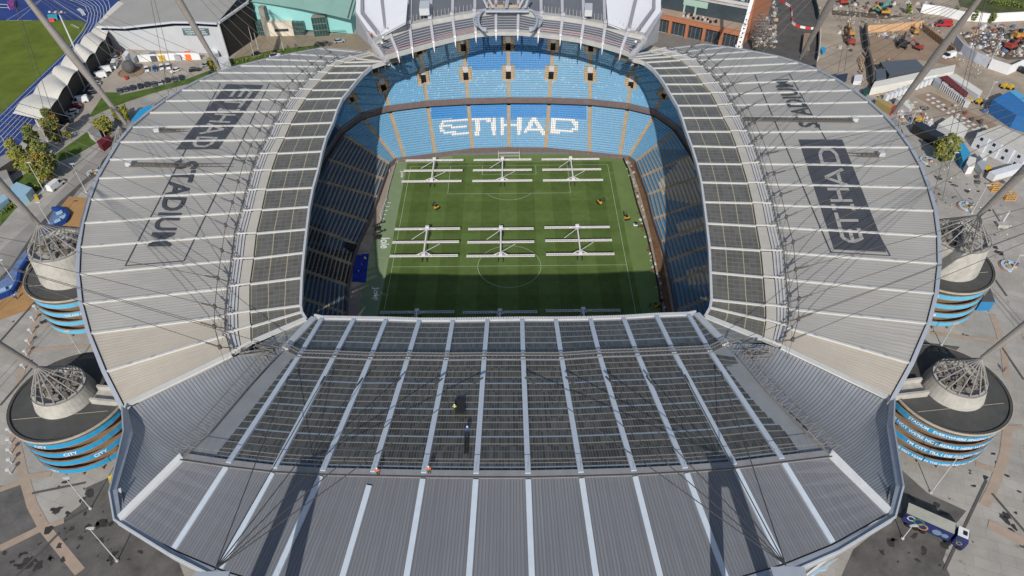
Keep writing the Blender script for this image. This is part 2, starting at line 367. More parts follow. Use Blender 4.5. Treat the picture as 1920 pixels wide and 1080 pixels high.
ROOFS = thing('stand_roof', 'big dark glazed roof nearest the camera, with long white ribs and a slate grey lower slope', 'roof', P(960,880,40))
g = MB(); rows1, rows2 = 7, 17
def gq(mb, a, b, c, d, rows, n=4, m=0):                # a-b front pair (y=0), d-c back pair
    for i in range(n):
        s, t = i/n, (i+1)/n
        mb.quad(a.lerp(d, s), b.lerp(c, s), b.lerp(c, t), a.lerp(d, t), m, [(0, s*rows), (1, s*rows), (1, t*rows), (0, t*rows)])
DN = Vector((0, 0, -1))
for i in range(11):
    for F0, F1, T0, T1, rows in ((S_F[i], S_F[i+1], S_T[i], S_T[i+1], rows1), (S_T[i], S_T[i+1], S_R[i], S_R[i+1], rows2)):
        gq(g, F0, F1, T1, T0, rows); g.quad(F0+DN*.5, T0+DN*.5, T1+DN*.5, F1+DN*.5, 1)
gq(g, cFl, S_F[0], S_T[0], cTl, rows1); gq(g, S_F[11], cFr, cTr, S_T[11], rows1)
GL = [P(548,672,39), P(395,866,zR)]; GR = [P(1376,668,39), P(1506,858,zR)]
for i in range(17):                                     # stepped ends of the dark glazing
    s, t = i/17, (i+1)/17
    a0, a1 = S_T[0].lerp(S_R[0], s), S_T[0].lerp(S_R[0], t); e = GL[0].lerp(GL[1], t)
    g.quad(e-(S_R[0]-S_T[0])/17, a0, a1, e, 0, [(0, i), (1, i), (1, i+1), (0, i+1)])
    a0, a1 = S_T[11].lerp(S_R[11], s), S_T[11].lerp(S_R[11], t); e = GR[0].lerp(GR[1], t)
    g.quad(a0, e-(S_R[11]-S_T[11])/17, e, a1, 0, [(0, i), (1, i), (1, i+1), (0, i+1)])
g.build('rooflight_glazing', [M_glazeS, M_gut], ROOFS)
d = MB()
En = [cEl]+S_E+[cEr]; Rn = [cRl]+S_R+[cRr]
for i in range(13):
    gq(d, Rn[i], Rn[i+1], En[i+1], En[i], 1, 6); d.quad(Rn[i]+DN, En[i]+DN, En[i+1]+DN, Rn[i+1]+DN, 1)
d.build('roof_deck', [M_roofS, M_gut], ROOFS)
d = MB()                                                # grey margin beside the glazing
d.poly([p-Vector((0,0,.06)) for p in (cTl, S_T[0], S_R[0], cRl)]); d.poly([p-Vector((0,0,.06)) for p in (S_T[11], cTr, cRr, S_R[11])])
d.build('margin_sheet', mat('margin_sheet', (.27, .28, .29), .5, .1, .3), ROOFS)
up3 = Vector((0, 0, .5))
for i in range(12):
    r = MB(); r.beam(S_F[i]+up3, S_T[i]+up3, .82, .5); r.beam(S_T[i].lerp(S_R[i], .012)+up3, S_R[i]+up3, .82, .5)
    s0 = S_R[i].lerp(S_E[i], .05 if i != 3 else .12); r.beam(s0+up3*.7, S_E[i]+up3*.7, .82, .35); r.build('rib_cap', mat('rib_cap_blue', (.47, .53, .60), .4, .05, .8), ROOFS)
r = MB(); r.beam(cFl+up3, cTl+up3, 1.3, .8); r.beam(cFr+up3, cTr+up3, 1.3, .8); r.beam(cRl+up3, cEl+up3, 1.15, .6); r.beam(cRr+up3, cEr+up3, 1.15, .6); r.build('corner_rib', M_rib, ROOFS)
r = MB()                                                # truss walkway at T, walkway and rail at R, front edge
Tn = [cTl]+S_T+[cTr]; Fn = [cFl]+S_F+[cFr]
for i in range(13):
    for o_, z_ in ((0, 1.2), (-1.3, 1.6), (.9, .9)):
        q = Vector((0, o_, z_)); r.beam(Tn[i]+q, Tn[i+1]+q, .13, .13)
    n = 10
    for j in range(n):
        p = Tn[i].lerp(Tn[i+1], j/n); p2 = Tn[i].lerp(Tn[i+1], (j+.5)/n)
        r.beam(p+Vector((0, -1.3, 1.6)), p2+Vector((0, 0, 1.2)), .07, .07); r.beam(p2+Vector((0, 0, 1.2)), p+Vector((0, .9, .9)), .07, .07)
r.build('roof_truss', M_steel, ROOFS)
r = MB()
for i in range(13):
    a, b = Rn[i], Rn[i+1]; w1 = Vector((0, .55, .3)); w0 = Vector((0, -.6, .3))
    r.hexa([a+w0-up3, b+w0-up3, b+w1-up3, a+w1-up3], [a+w0, b+w0, b+w1, a+w1])
    r.beam(a+Vector((0, -.7, .45)), b+Vector((0, -.7, .45)), .12, .12, 1)
    n = 6
    for j in range(n):
        p = a.lerp(b, j/n)+w1; r.tube(p, p+Vector((0, .4, 1.5)), .022, n=4, m=1)
    for h in (1.5,): r.beam(a+w1+Vector((0, .2*h, h)), b+w1+Vector((0, .2*h, h)), .05, .05, 0)
r.build('roof_walkway', [mat('walkway_grey', (.25, .25, .255), .5, .12, .6), M_cable], ROOFS)
r = MB()
for i in range(13):
    a, b = Fn[i], Fn[i+1]; r.beam(a+Vector((0, .3, .35)), b+Vector((0, .3, .35)), .28, .7)
    for j in range(14): p = a.lerp(b, j/14); r.box(p+Vector((0, .7, .1)), (.4, .3, .3), 0, 1)
r.build('front_edge_gutter', [M_steelw, M_rib], ROOFS)
# eave gutter all round the south roof
GI = [(240,768),(250,812),(220,917),(227,966),(327,1034),(414,1071),(511,1100),(633,1120),(755,1132),(876,1138),(999,1137),(1124,1132),(1245,1117),(1362,1092),(1467,1061),(1561,1023),(1666,966),(1679,912),(1662,800),(1668,752)]
GO = [(230,764),(233,812),(207,925),(216,977),(320,1042),(400,1082),(505,1118),(630,1140),(755,1153),(876,1158),(999,1157),(1126,1152),(1250,1137),(1370,1112),(1478,1077),(1572,1036),(1677,972),(1692,915),(1674,800),(1676,750)]
GZs = [26, 30, 37.5]+[38.4]+[39.3]*12+[38.4, 37.5, 30, 26]
e = MB()
for i in range(len(GI)-1):
    a, b = P(*GI[i], GZs[i]), P(*GI[i+1], GZs[i+1]); c_, d_ = P(*GO[i+1], GZs[i+1]), P(*GO[i], GZs[i]); lip = Vector((0, 0, .35))
    e.hexa([a+DN*1.3, b+DN*1.3, c_+DN*1.3, d_+DN*1.3], [a+lip*.3, b+lip*.3, c_+lip, d_+lip]); e.beam(d_+lip*1.6, c_+lip*1.6, .25, .3, 1)
e.build('eave_gutter', [mat('gutter_steel', (.38, .41, .45), .4, .1, .5), M_rib], ROOFS)
# folded cladding wings that sweep down to the side roofs
def wing(Sc, Ec):
    mb = MB(); NS, NT = 14, 60
    def arc(C):
        L = [0]
        for a, b in zip(C[:-1], C[1:]): L.append(L[-1]+math.hypot(b[0]-a[0], b[1]-a[1]))
        return [x/L[-1] for x in L]
    LS, LE = arc(Sc), arc(Ec)
    def at(C, L, t):
        for i in range(len(L)-1):
            if t <= L[i+1]+1e-9: return lerp(C[i], C[i+1], (t-L[i])/(L[i+1]-L[i]))
        return C[-1]
    def pt(s, t):
        a, b = at(Sc, LS, t), at(Ec, LE, t**1.05); kx = math.sin(pi*s)*math.sin(pi*min(1, t*1.1))
        z = a[2]+(b[2]-a[2])*(s**1.9*.6+s*.4); x, y, _ = lerp(a, b, s)
        return P(x+(6 if a[0] < 960 else -6)*0*kx, y+9*kx*(1 if t > .35 else t/.35), z)+Vector((0, 0, -.5*kx))
    for i in range(NS):
        for j in range(NT):
            s, s2, t, t2 = i/NS, (i+1)/NS, j/NT, (j+1)/NT; mb.quad(pt(s, t), pt(s, t2), pt(s2, t2), pt(s2, t), 0, [(t, s), (t2, s), (t2, s2), (t, s2)])
    return mb
wl = wing([(227,964,38.4),(220,917,37),(234,865,33.5),(250,812,29.5),(238,767,25.5),(300,737,27.6),(375,702,30.3),(450,664,33),(478,655,34),(532,652,38)], [(227,964,38.4),(285,910,40.7),(342,857,43),(392,810,42.3),(462,727,40.5),(500,690,39.5),(534,655,38.6)])
wr = wing([(1667,962,38.4),(1679,912,37),(1673,860,33.5),(1662,800,29.5),(1664,752,25.5),(1600,722,27.6),(1530,688,30.3),(1462,654,33),(1432,645,34),(1362,645,38)], [(1667,962,38.4),(1612,908,40.7),(1556,851,43),(1510,800,42.3),(1440,733,40.5),(1400,692,39.5),(1361,648,38.6)])
wl.build('folded_cladding', M_fold, ROOFS); wr.build('folded_cladding', M_fold, ROOFS)
d = MB()                                                # infill glazing in the two corners
d.quad(P(478,648,34), P(574,601,35), P(590,599,35.3), P(530,655,37.5)); d.quad(P(1322,596,35), P(1430,642,34), P(1362,648,37.5), P(1306,592,35.3)); d.build('corner_infill', mat('corner_infill', (.25, .245, .225), .4, .15, .3, stripes=[(0, 5, .07, (.5, .5, .48)), (1, 2, .06, (.5, .5, .48))]), ROOFS)
r = MB()                                                # tangled lattice of steel in the corners
for cx, cy, sg in ((500, 655, 1), (1400, 655, -1)):
    pts_ = [P(cx+sg*random.uniform(-55, 40), cy+random.uniform(-10, 14)+abs(random.gauss(0, 5)), 36+random.uniform(0, 3)) for _ in range(34)]
    for i in range(46):
        a, b = random.sample(pts_, 2)
        if (a-b).length < 6.5: r.beam(a, b, .12, .12)
for dg, sg in (([(342,857,43.6), (392,810,43), (462,727,41.4), (515,668,40)], 1), ([(1556,851,43.6), (1512,810,43), (1440,735,41.4), (1385,668,40)], -1)):
    q = [P(*p) for p in dg]
    for a, b in zip(q[:-1], q[1:]):
        r.beam(a, b, .2, .3); r.beam(a+Vector((-sg*1.6, 0, 1.4)), b+Vector((-sg*1.6, 0, 1.4)), .12, .12)
        n = max(2, int((b-a).length/1.6))
        for j in range(n):
            p = a.lerp(b, j/n); p2 = a.lerp(b, (j+.5)/n); r.beam(p, p2+Vector((-sg*1.6, 0, 1.4)), .06, .06); r.beam(p2+Vector((-sg*1.6, 0, 1.4)), a.lerp(b, (j+1)/n), .06, .06)
r.build('corner_lattice', M_steel, ROOFS)
# facade below the south eave
fb = MB(); base = [P(*p, 38) for p in GO[2:18]]
cx_ = Vector((0, -60, 0))
for a, b in zip(base[:-1], base[1:]):
    ia = a+(Vector((cx_.x, cx_.y, a.z))-a).normalized()*1.5; ib = b+(Vector((cx_.x, cx_.y, b.z))-b).normalized()*1.5
    ja = a+(Vector((cx_.x, cx_.y, a.z))-a).normalized()*6; jb = b+(Vector((cx_.x, cx_.y, b.z))-b).normalized()*6
    fb.quad(Vector((ja.x, ja.y, 12)), Vector((jb.x, jb.y, 12)), ib, ia, 0, [(0, 0), (1, 0), (1, 1), (0, 1)]); fb.quad(Vector((ja.x, ja.y, GZ)), Vector((jb.x, jb.y, GZ)), Vector((jb.x, jb.y, 12)), Vector((ja.x, ja.y, 12)), 1)
    fb.beam(Vector((ja.x, ja.y, 12.2)), Vector((jb.x, jb.y, 12.2)), .8, .8, 2); fb.beam(ja.lerp(Vector((ja.x, ja.y, 12)), 1), ia, .5, .4, 2)
    m1, m2 = ia.lerp(Vector((ja.x, ja.y, 12)), .45), ib.lerp(Vector((jb.x, jb.y, 12)), .45); fb.beam(m1+DN*-.1, m2+DN*-.1, .5, .5, 2)
fb.build('glass_facade', [mat('facade_glass', (.09, .12, .13), .25, .2, .2, spec=.5, stripes=[(0, 4, .05, (.25, .27, .28))]), M_conc, M_rib], ROOFS)
# ------------------------------------------------------------------ north stand roof, still being finished
NF = [(722,107),(745,100.5),(773,93),(813,82),(853,72),(892,64),(930,60.5),(971,60.5),(1010,64),(1051,69),(1090,75),(1130,85),(1165,95),(1180,101)]
NBk = [(703,77),(730,63),(768,48),(807,39),(848,32),(890,25),(930,19.5),(972,19.5),(1015,29),(1055,33),(1095,39),(1135,47),(1177,62),(1208,68)]
ROOFN = thing('stand_roof', 'unfinished curved roof of the far stand with pale ribs, white sheeting at both ends and an oval ring in the middle', 'roof', P(955, 40, 42))
zNF, zNB = 38., 41.5
N_F = [P(*p, zNF) for p in NF]; N_B = [P(*p, zNB) for p in NBk]
N_T = []
for i, b in enumerate(N_B):
    dx = (b.x)*.10; q = Vector((b.x+dx, b.y+48, 50)); N_T.append(q)
mb = MB()
M_louv = mat('louvred_rooflight', (.13, .14, .175), .4, .12, .4, stripes=[(1, 7, .26, (.50, .50, .50))], alpha=.72)
for i in range(13):
    a, b, c_, d_ = N_F[i], N_F[i+1], N_B[i+1], N_B[i]
    mb.quad(a, b, b.lerp(c_, .8), a.lerp(d_, .8), 0, [(0, 0), (1, 0), (1, 1), (0, 1)]); mb.quad(a.lerp(d_, .8), b.lerp(c_, .8), c_, d_, 1)
    mb.quad(a.lerp(d_, .8)+DN*.6, d_+DN*.6, c_+DN*.6, b.lerp(c_, .8)+DN*.6, 1)
mb.build('louvred_front', [M_louv, M_gut], ROOFN)
mb = MB()
for i in range(2, 11): mb.quad(N_B[i]+Vector((0, 1.5, .1)), N_B[i+1]+Vector((0, 1.5, .1)), N_T[i+1], N_T[i], 0, [(0, 0), (1, 0), (1, 1), (0, 1)]); mb.quad(N_B[i]+DN, N_T[i]+DN, N_T[i+1]+DN, N_B[i+1]+DN, 0)
mb.build('roof_deck', mat('roof_deck_dark', (.15, .16, .18), .5, .1, .15, stripes=[(0, 18, .15, (.12, .125, .14))]), ROOFN)
mb = MB()
M_white = mat('white_membrane', (.84, .85, .88), .5, .03, .2)
LW = [P(757,-70,48), P(761,42,42), P(710,69,41.6), P(690,57,41), P(667,22,39), P(670,-70,42)]
RW = [P(1140,-70,48), P(1140,44,42), P(1177,58,41.6), P(1206,64,41), P(1239,22,39), P(1240,-70,42)]
LW[0] = N_T[2]; RW[0] = N_T[11]
for q, ia in ((LW, (0, 2, 4)), (RW, (0, 2, 4))):
    nrm = (q[2]-q[0]).cross(q[4]-q[0])
    for i in (1, 3, 5): d_ = (q[i]-CAM); q[i] = CAM+d_*((q[0]-CAM).dot(nrm)/d_.dot(nrm))
    c0 = sum(q, Vector())/len(q)
    for i in range(6): mb.poly([q[i], q[(i+1) % 6], c0]); mb.poly([q[(i+1) % 6]+DN*.5, q[i]+DN*.5, c0+DN*.5])
mb.build('end_sheeting', M_white, ROOFN)
M_lil = mat('pale_lilac_steel', (.46, .46, .50), .4, .06, .6)
for i in range(1, 13):
    r = MB(); up = Vector((0, 0, .9)); o = (N_F[i]-N_B[i]).normalized()
    r.beam(N_F[i]+up, N_B[i]+up, .85, .9)
    tip = N_F[i]+o*1.9+Vector((0, 0, -1.5)); a = N_F[i]+up
    r.hexa([a+Vector((-.35, 0, -1.2)), a+Vector((.35, 0, -1.2)), tip+Vector((.06, 0, -.1)), tip+Vector((-.06, 0, -.1))], [a+Vector((-.35, 0, 0)), a+Vector((.35, 0, 0)), tip+Vector((.06, 0, .1)), tip+Vector((-.06, 0, .1))])
    if 2 <= i <= 11: r.beam(N_B[i]+Vector((0, 2.4, .8)), N_T[i]+Vector((0, 0, .8)), .95, .8)
    r.box(N_B[i]+Vector((0, -.3, .9)), (1.2, 1.2, .9), 0, 0)
    r.build('rib_cap', M_lil, ROOFN)
r = MB()
for a, b in (((712,-30,44),(723,56,42.3)), ((679,-30,41),(679,25,40.6)), ((679,25,40.6),(709,64,42)), ((1199,-30,44),(1179,56,42.3)), ((1226,-30,41),(1226,17,40.6)), ((1226,17,40.6),(1193,62,42))):
    r.beam(P(*a)+Vector((0, 0, .6)), P(*b)+Vector((0, 0, .6)), 1.0, .8)
r.build('end_rib', mat('rib_violet_grey', (.33, .32, .36), .5, .05, 1), ROOFN)
r = MB()
for i in range(13):
    a, b = N_B[i], N_B[i+1]; w0, w1 = Vector((0, -.6, .5)), Vector((0, 1.7, .5))
    r.hexa([a+w0+DN, b+w0+DN, b+w1+DN, a+w1+DN], [a+w0, b+w0, b+w1, a+w1])
    if i not in (5, 6, 7):
        for j in range(6): p = a.lerp(b, j/6)+w1; r.tube(p, p+Vector((0, .1, 2.0)), .07, n=4)
    a, b = N_F[i], N_F[i+1]; mid = i in (5, 6, 7)
    k = 2.2 if mid else .35
    r.hexa([a+Vector((0, -.5, -.9)), b+Vector((0, -.5, -.9)), b+Vector((0, k, -.2)), a+Vector((0, k, -.2))], [a+Vector((0, -.5, .3)), b+Vector((0, -.5, .3)), b+Vector((0, k, .5)), a+Vector((0, k, .5))])
r.build('gutter_walkway', M_gut, ROOFN)
r = MB()
for i in range(13):
    if i in (5, 6, 7): continue
    for o_, z_ in ((1.5, .8), (2.1, 1.3)): r.beam(N_F[i]+Vector((0, o_, z_)), N_F[i+1]+Vector((0, o_, z_)), .16, .16)
r.build('safety_rail', mat('safety_rail_red', (.55, .33, .33), .5, .1), ROOFN)
r = MB()                                                # oval ring truss
for a, sg in ((P(912,19,43.5), -1), (P(990,19,43.5), 1)):
    pts1 = []; pts2 = []
    for k in range(15):
        t = pi*.5*(k/7-1); cx = 912 if sg < 0 else 992
        pts1.append(P(cx+sg*13*cos(t)*1.15, 38+19.5*sin(t), 42.6)); pts2.append(P(cx+sg*(22*cos(t))*1.1, 38+15*sin(t), 41.6))
    for k in range(14):
        r.tube(pts1[k], pts1[k+1], .42, n=6); r.tube(pts2[k], pts2[k+1], .28, n=6); r.beam(pts1[k], pts2[k], .22, .22)
for x0, x1, d_ in ((915, 903, 0), (925, 912, 0), (948, 952, 0), (972, 985, 0), (984, 993, 0)): r.beam(P(x0, 13, 44.5), P(x1, -14, 49.5), .8, .7)
r.beam(P(910,17,43.4), P(992,17,43.4), 2.6, .6)
r.build('oval_ring_truss', mat('ring_steel', (.42, .46, .52), .4, .08, .8), ROOFN)
r = MB(); r.poly([P(911,15,43.6), P(992,15,43.6), P(990,9,43.9), P(913,9,43.9)]); r.build('work_deck', mat('plywood_tan', (.55, .42, .30), .8, .15, .5), ROOFN)
r = MB()                                                # edge trusses and end walls that meet the side roofs
for a, b in (((668,20,39),(690,60,40)), ((690,60,40),(722,109,37.5)), ((703,78,41),(727,115,36.5)), ((1240,20,39),(1210,70,40)), ((1210,70,40),(1182,104,37.5)), ((694,70,39),(712,100,36))):
    r.beam(P(*a), P(*b), 1.4, 1.4)
for q in ((716,80),(718,70),(1192,78)): r.tube(P(q[0],q[1]+14,36), P(*q,44), .4, n=6)
r.build('edge_truss', M_lil, ROOFN)
r = MB(); mwall = mat('grey_end_wall', (.40, .41, .42), .6, .08, .3)
for q in ([(1240,24),(1208,68),(1185,104),(1233,78)], [(667,24),(694,66),(714,104),(668,62)]):
    a, b, c_, d_ = P(*q[0],39), P(*q[1],40.5), P(*q[2],36), P(*q[3],30); r.quad(a, b, c_, d_); r.quad(a+Vector((0, 1, 0)), d_+Vector((0, 1, 0)), c_+Vector((0, 1, 0)), b+Vector((0, 1, 0)))
r.build('end_wall', mwall, ROOFN)
r = MB(); r.box(P(797,21,44), (3.2, 7, 2.2), .05); r.box(P(1103,24,44), (2.4, 6, 2), -.1); r.build('roof_hatch', M_rib, ROOFN)

# ================================================================== SEATING
SEC = [((-45.2,0),(-60.8,0)),((-45.0,9),(-60.6,9)),((-43.4,20),(-60.4,19)),((-42.2,33),(-60,31)),((-41.5,43),(-59,43)),((-40.9,52),(-56.5,58)),
       ((-39.2,55),(-51,68)),((-36.2,55.6),(-42.3,72.8)),((-25.8,57.9),(-29.2,76)),((-12.9,60.8),(-14.6,77.4)),((0,61.3),(0,77.8))]
def ext(s, sx=1, sy=1):
    (a, b), (c_, d_) = s; e = 2.3 if (sx > 0 and b > 30) else (1.0 if sx > 0 and b > 15 else 0)
    return ((a*-1*sx*-1 if sx < 0 else -a+(e if b < 56 else e*.6)), b*sy), ((c_ if sx < 0 else -c_), d_*sy)
def S_(i, sx, sy):
    (a, b), (c_, d_) = SEC[i]; e = (2.3 if b > 30 else 1.0) if (sx > 0 and 15 < b) else 0
    if i >= 9: e = 0
    return (Vector(((a if sx < 0 else -a+e), b*sy)), Vector(((c_ if sx < 0 else -c_), d_*sy)))
RING = {'west': [S_(i, -1, -1) for i in (5, 4, 3, 2, 1)]+[S_(i, -1, 1) for i in range(0, 6)],
        'north': [S_(i, -1, 1) for i in range(5, 11)]+[S_(i, 1, 1) for i in (9, 8, 7, 6, 5)],
        'east': [S_(i, 1, 1) for i in (5, 4, 3, 2, 1, 0)]+[S_(i, 1, -1) for i in range(1, 6)],
        'south': [S_(i, 1, -1) for i in range(5, 11)]+[S_(i, -1, -1) for i in (9, 8, 7, 6, 5)]}
M_seatL = mat('seat_sky_blue', (.165, .42, .66), .38, .22, 2.5, spec=.6)
M_seatD = mat('seat_deep_blue', (.02, .27, .66), .38, .18, 2.5, spec=.6)
M_seatW = mat('seat_white', (.80, .80, .80), .4, .05, 2)
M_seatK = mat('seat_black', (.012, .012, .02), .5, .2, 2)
M_seatP = mat('seat_sparkle_blue', (.28, .54, .76), .35, .1, 2.5); M_seatE = mat('seat_mid_blue', (.09, .27, .46), .45, .25, 2.5)
M_seatSh = mat('seat_blue_shaded', (.03, .105, .20), .4, .2, 2.5)  # blue seats with the left stand's shade put into the colour
_tv = []; _tf = []
def _q(*p): i = len(_tv); _tv.extend(p); _tf.append((i, i+1, i+2, i+3))
# seat: x across, y back (away from pitch), z up
_q((-.22, -.28, .42), (.22, -.28, .42), (.22, .12, .40), (-.22, .12, .40)); _q((-.22, -.28, .30), (.22, -.28, .30), (.22, -.28, .42), (-.22, -.28, .42))
_q((-.22, .08, .40), (.22, .08, .40), (.22, .20, .86), (-.22, .20, .86)); _q((-.22, .20, .86), (.22, .20, .86), (.22, .27, .84), (-.22, .27, .84)); _q((.22, .25, .30), (-.22, .25, .30), (-.22, .27, .84), (.22, .27, .84))
_tv = np.array(_tv); _tf = np.array(_tf)
def seats_mesh(name, pos, ang, mi, mats, parent):
    n = len(pos); pos = np.array(pos); ang = np.array(ang); ca, sa = np.cos(ang), np.sin(ang)
    X = _tv[None, :, 0]*ca[:, None]-_tv[None, :, 1]*sa[:, None]; Y = _tv[None, :, 0]*sa[:, None]+_tv[None, :, 1]*ca[:, None]
    V = np.stack([X+pos[:, None, 0], Y+pos[:, None, 1], np.broadcast_to(_tv[None, :, 2], X.shape)+pos[:, None, 2]], 2).reshape(-1, 3)
    V -= np.array(parent.location)[None]
    F = (_tf[None]+np.arange(n)[:, None, None]*len(_tv)).reshape(-1, 4); nf = len(F)
    me = bpy.data.meshes.new(name); me.vertices.add(len(V)); me.vertices.foreach_set('co', V.astype(np.float32).ravel())
    me.loops.add(nf*4); me.loops.foreach_set('vertex_index', F.astype(np.int32).ravel()); me.polygons.add(nf)
    me.polygons.foreach_set('loop_start', np.arange(0, nf*4, 4, dtype=np.int32)); me.polygons.foreach_set('loop_total', np.full(nf, 4, dtype=np.int32))
    for m in mats: me.materials.append(m)
    me.polygons.foreach_set('material_index', np.repeat(np.array(mi, dtype=np.int32), len(_tf))); me.update(calc_edges=True); me.validate()
    o = bpy.data.objects.new(name, me); COL.objects.link(o); o.parent = parent; return stuff(o)
def inpoly(x, y, pg):
    c = False; n = len(pg)
    for i in range(n):
        x0, y0 = pg[i]; x1, y1 = pg[i-1]
        if (y0 > y) != (y1 > y) and x < (x1-x0)*(y-y0)/(y1-y0)+x0: c = not c
    return c
LET = [(838,225.5,878,225.5,5),(828,231,828,245,6),(833,227.5,829,232,5),(826,237,872,237,5.5),(829,245,836,250,5),(836,249.5,877,249.5,6),
 (886,224.5,917,224.5,6),(895,224,895,251,8),(926,222,926,251,7),(942,221,942,251,6.5),(944,236,974,236,5),(974,222,974,249,6),
 (985,247,1001,223,7),(1001,223,1020,249,7),(992,242,1014,242,4.5),(1035,223.5,1072,223.5,5.5),(1037,223,1037,248,7),(1035,246.5,1072,246.5,5.5),(1070,224,1080,230,5.5),(1080,229,1080,241,6.5),(1080,240,1071,246,5.5)]
CREAM = [[(1238,338),(1283,292),(1296,290),(1304,320),(1318,378),(1300,382),(1250,372),(1232,345)], [(1263,420),(1325,404),(1328,430),(1272,443)], [(1286,505),(1335,494),(1337,530),(1294,534)]]
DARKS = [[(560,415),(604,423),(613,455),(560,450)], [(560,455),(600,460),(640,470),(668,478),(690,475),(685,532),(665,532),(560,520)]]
def seat_kind(p, st, tier):
    x, y = pj(p)
    if st == 'north' and tier == 'lower':
        for x0, y0, x1, y1, wd in LET:
            dx, dy = x1-x0, y1-y0; t = max(0, min(1, ((x-x0)*dx+(y-y0)*dy)/(dx*dx+dy*dy))); 
            if y > 215 and abs(x-x0-t*dx) < wd/2*(1 if dx == 0 else .8)+.35 and abs(y-y0-t*dy) < wd/2*.85: return 2
        if 808 < x < 1100 and y < 222: return 1
        return 0
    if st == 'north' and 878 < x < 1034 and y < 131: return 1
    if st == 'east' and any(inpoly(x, y, g_) for g_ in CREAM): return 7  # seats inside these outlines are drawn cream
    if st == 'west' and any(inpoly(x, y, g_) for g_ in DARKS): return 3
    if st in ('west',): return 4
    if st == 'east' and x > 1180 and y > 280: return 6  # mid blue on the nearer part of the right stand
    return 5 if rng.random() < .06 else 0  # random paler seats, sparkle put into their colour
def tier(st, lvl, label):
    secs = RING[st]; root = thing('seating_tier', label, 'seating', (*(secs[len(secs)//2][0]), 1))
    rows = (15 if st in ('east', 'west') else 20) if lvl == 'lower' else 30
    dep = {}
    for s in secs:
        ax, ay = abs(s[1].x), abs(s[1].y); f = 1.0
        if ax > 50: f = .62 if ay > 55 else .85
        elif ax > 40: f = .8
        if st == 'south': f *= .5
        dep[id(s)] = f
    def edge(s, k):                                    # xy and z of the nosing of row k
        F, B = s; d = (B-F).normalized()
        if lvl == 'lower': return F+(B-F)*(k/rows), 1.0+8.2*k/rows
        return B+d*(.9+k*.8*dep[id(s)]), 11.0+.48*k*(.4+.6*dep[id(s)])
    tr = MB(); pos = []; ang = []; mi = []
    voms = []
    if lvl == 'upper' and st in ('north',): voms = [(i, a) for i in range(1, len(secs)-1) for a in ((9, 14), (22, 27))]
    n = len(secs)
    aisles = [MB() for _ in range(n)]
    for bi in range(n-1):
        A, B_ = secs[bi], secs[bi+1]
        for k in range(rows):
            (a0, z0), (b0, _) = edge(A, k), edge(B_, k); (a1, z1), (b1, _) = edge(A, k+1), edge(B_, k+1)
            L = (b0-a0).length; cu = min(.45, 1.7/max(L, .1)); cuts = [0, cu, 1-cu, 1]
            for ci in range(3):
                s, t = cuts[ci], cuts[ci+1]
                if voms and ((ci == 0 and any(v[0] == bi and v[1][0] <= k < v[1][1] for v in voms)) or (ci == 2 and any(v[0] == bi+1 and v[1][0] <= k < v[1][1] for v in voms))): continue
                p0, p1, q0, q1 = a0.lerp(b0, s), a0.lerp(b0, t), a1.lerp(b1, s), a1.lerp(b1, t)
                tr.quad((*p0, z0), (*p1, z0), (*q1, z0), (*q0, z0)); tr.quad((*q0, z0), (*q1, z0), (*q1, z1), (*q0, z1))
            # seats
            d = (b0-a0).normalized(); an = math.atan2(d.y, d.x)
            if ((a1-a0).x*(-d.y)+(a1-a0).y*d.x) < 0: an += pi
            dd = d; m0, m1 = a0.lerp(a1, .5), b0.lerp(b1, .5); L2 = (m1-m0).length; nn = int((L2-1.3)/.56)
            if st == 'south' or nn < 2: continue
            for j in range(nn):
                t = (.65+(j+.5)*(L2-1.3)/nn)/L2
                if voms and ((t*L2 < 2.3 and any(v[0] == bi and v[1][0]-1 <= k < v[1][1]+1 for v in voms)) or ((1-t)*L2 < 2.3 and any(v[0] == bi+1 and v[1][0]-1 <= k < v[1][1]+1 for v in voms))): continue
                q = m0.lerp(m1, t); kd = seat_kind((q.x, q.y, z0+.6), st, lvl)
                if kd < 0: continue
                pos.append((q.x, q.y, z0)); ang.append(an); mi.append(kd)
    for si in range(n):
        if st == 'south': break
        if si in (0, n-1) and st in ('north', 'south'): continue
        for k in range(rows):
            if any(v[0] == si and v[1][0] <= k < v[1][1] for v in voms):
                if aisles[si].v: aisles[si].build('aisle_stair', M_aisle, root); aisles[si] = MB()
                continue
            if st == 'east' and lvl == 'lower' and False: continue
            (a0, z0), (a1, z1) = edge(secs[si], k), edge(secs[si], k+1); ad = (a1-a0); x = Vector((-ad.y, ad.x)).normalized()*.62
            for h in (0, 1):
                u0 = a0+ad*(h*.5); u1 = a0+ad*(h*.5+.5) if h == 0 else a1; zz = z0+.04+h*(z1-z0)*.5
                aisles[si].hexa([(*(u0-x), z0-.05), (*(u0+x), z0-.05), (*(u1+x), z0-.05), (*(u1-x), z0-.05)], [(*(u0-x), zz), (*(u0+x), zz), (*(u1+x), zz), (*(u1-x), zz)])
        if aisles[si].v: aisles[si].build('aisle_stair', M_aisle, root)
    (f0, zf) = edge(secs[0], 0)
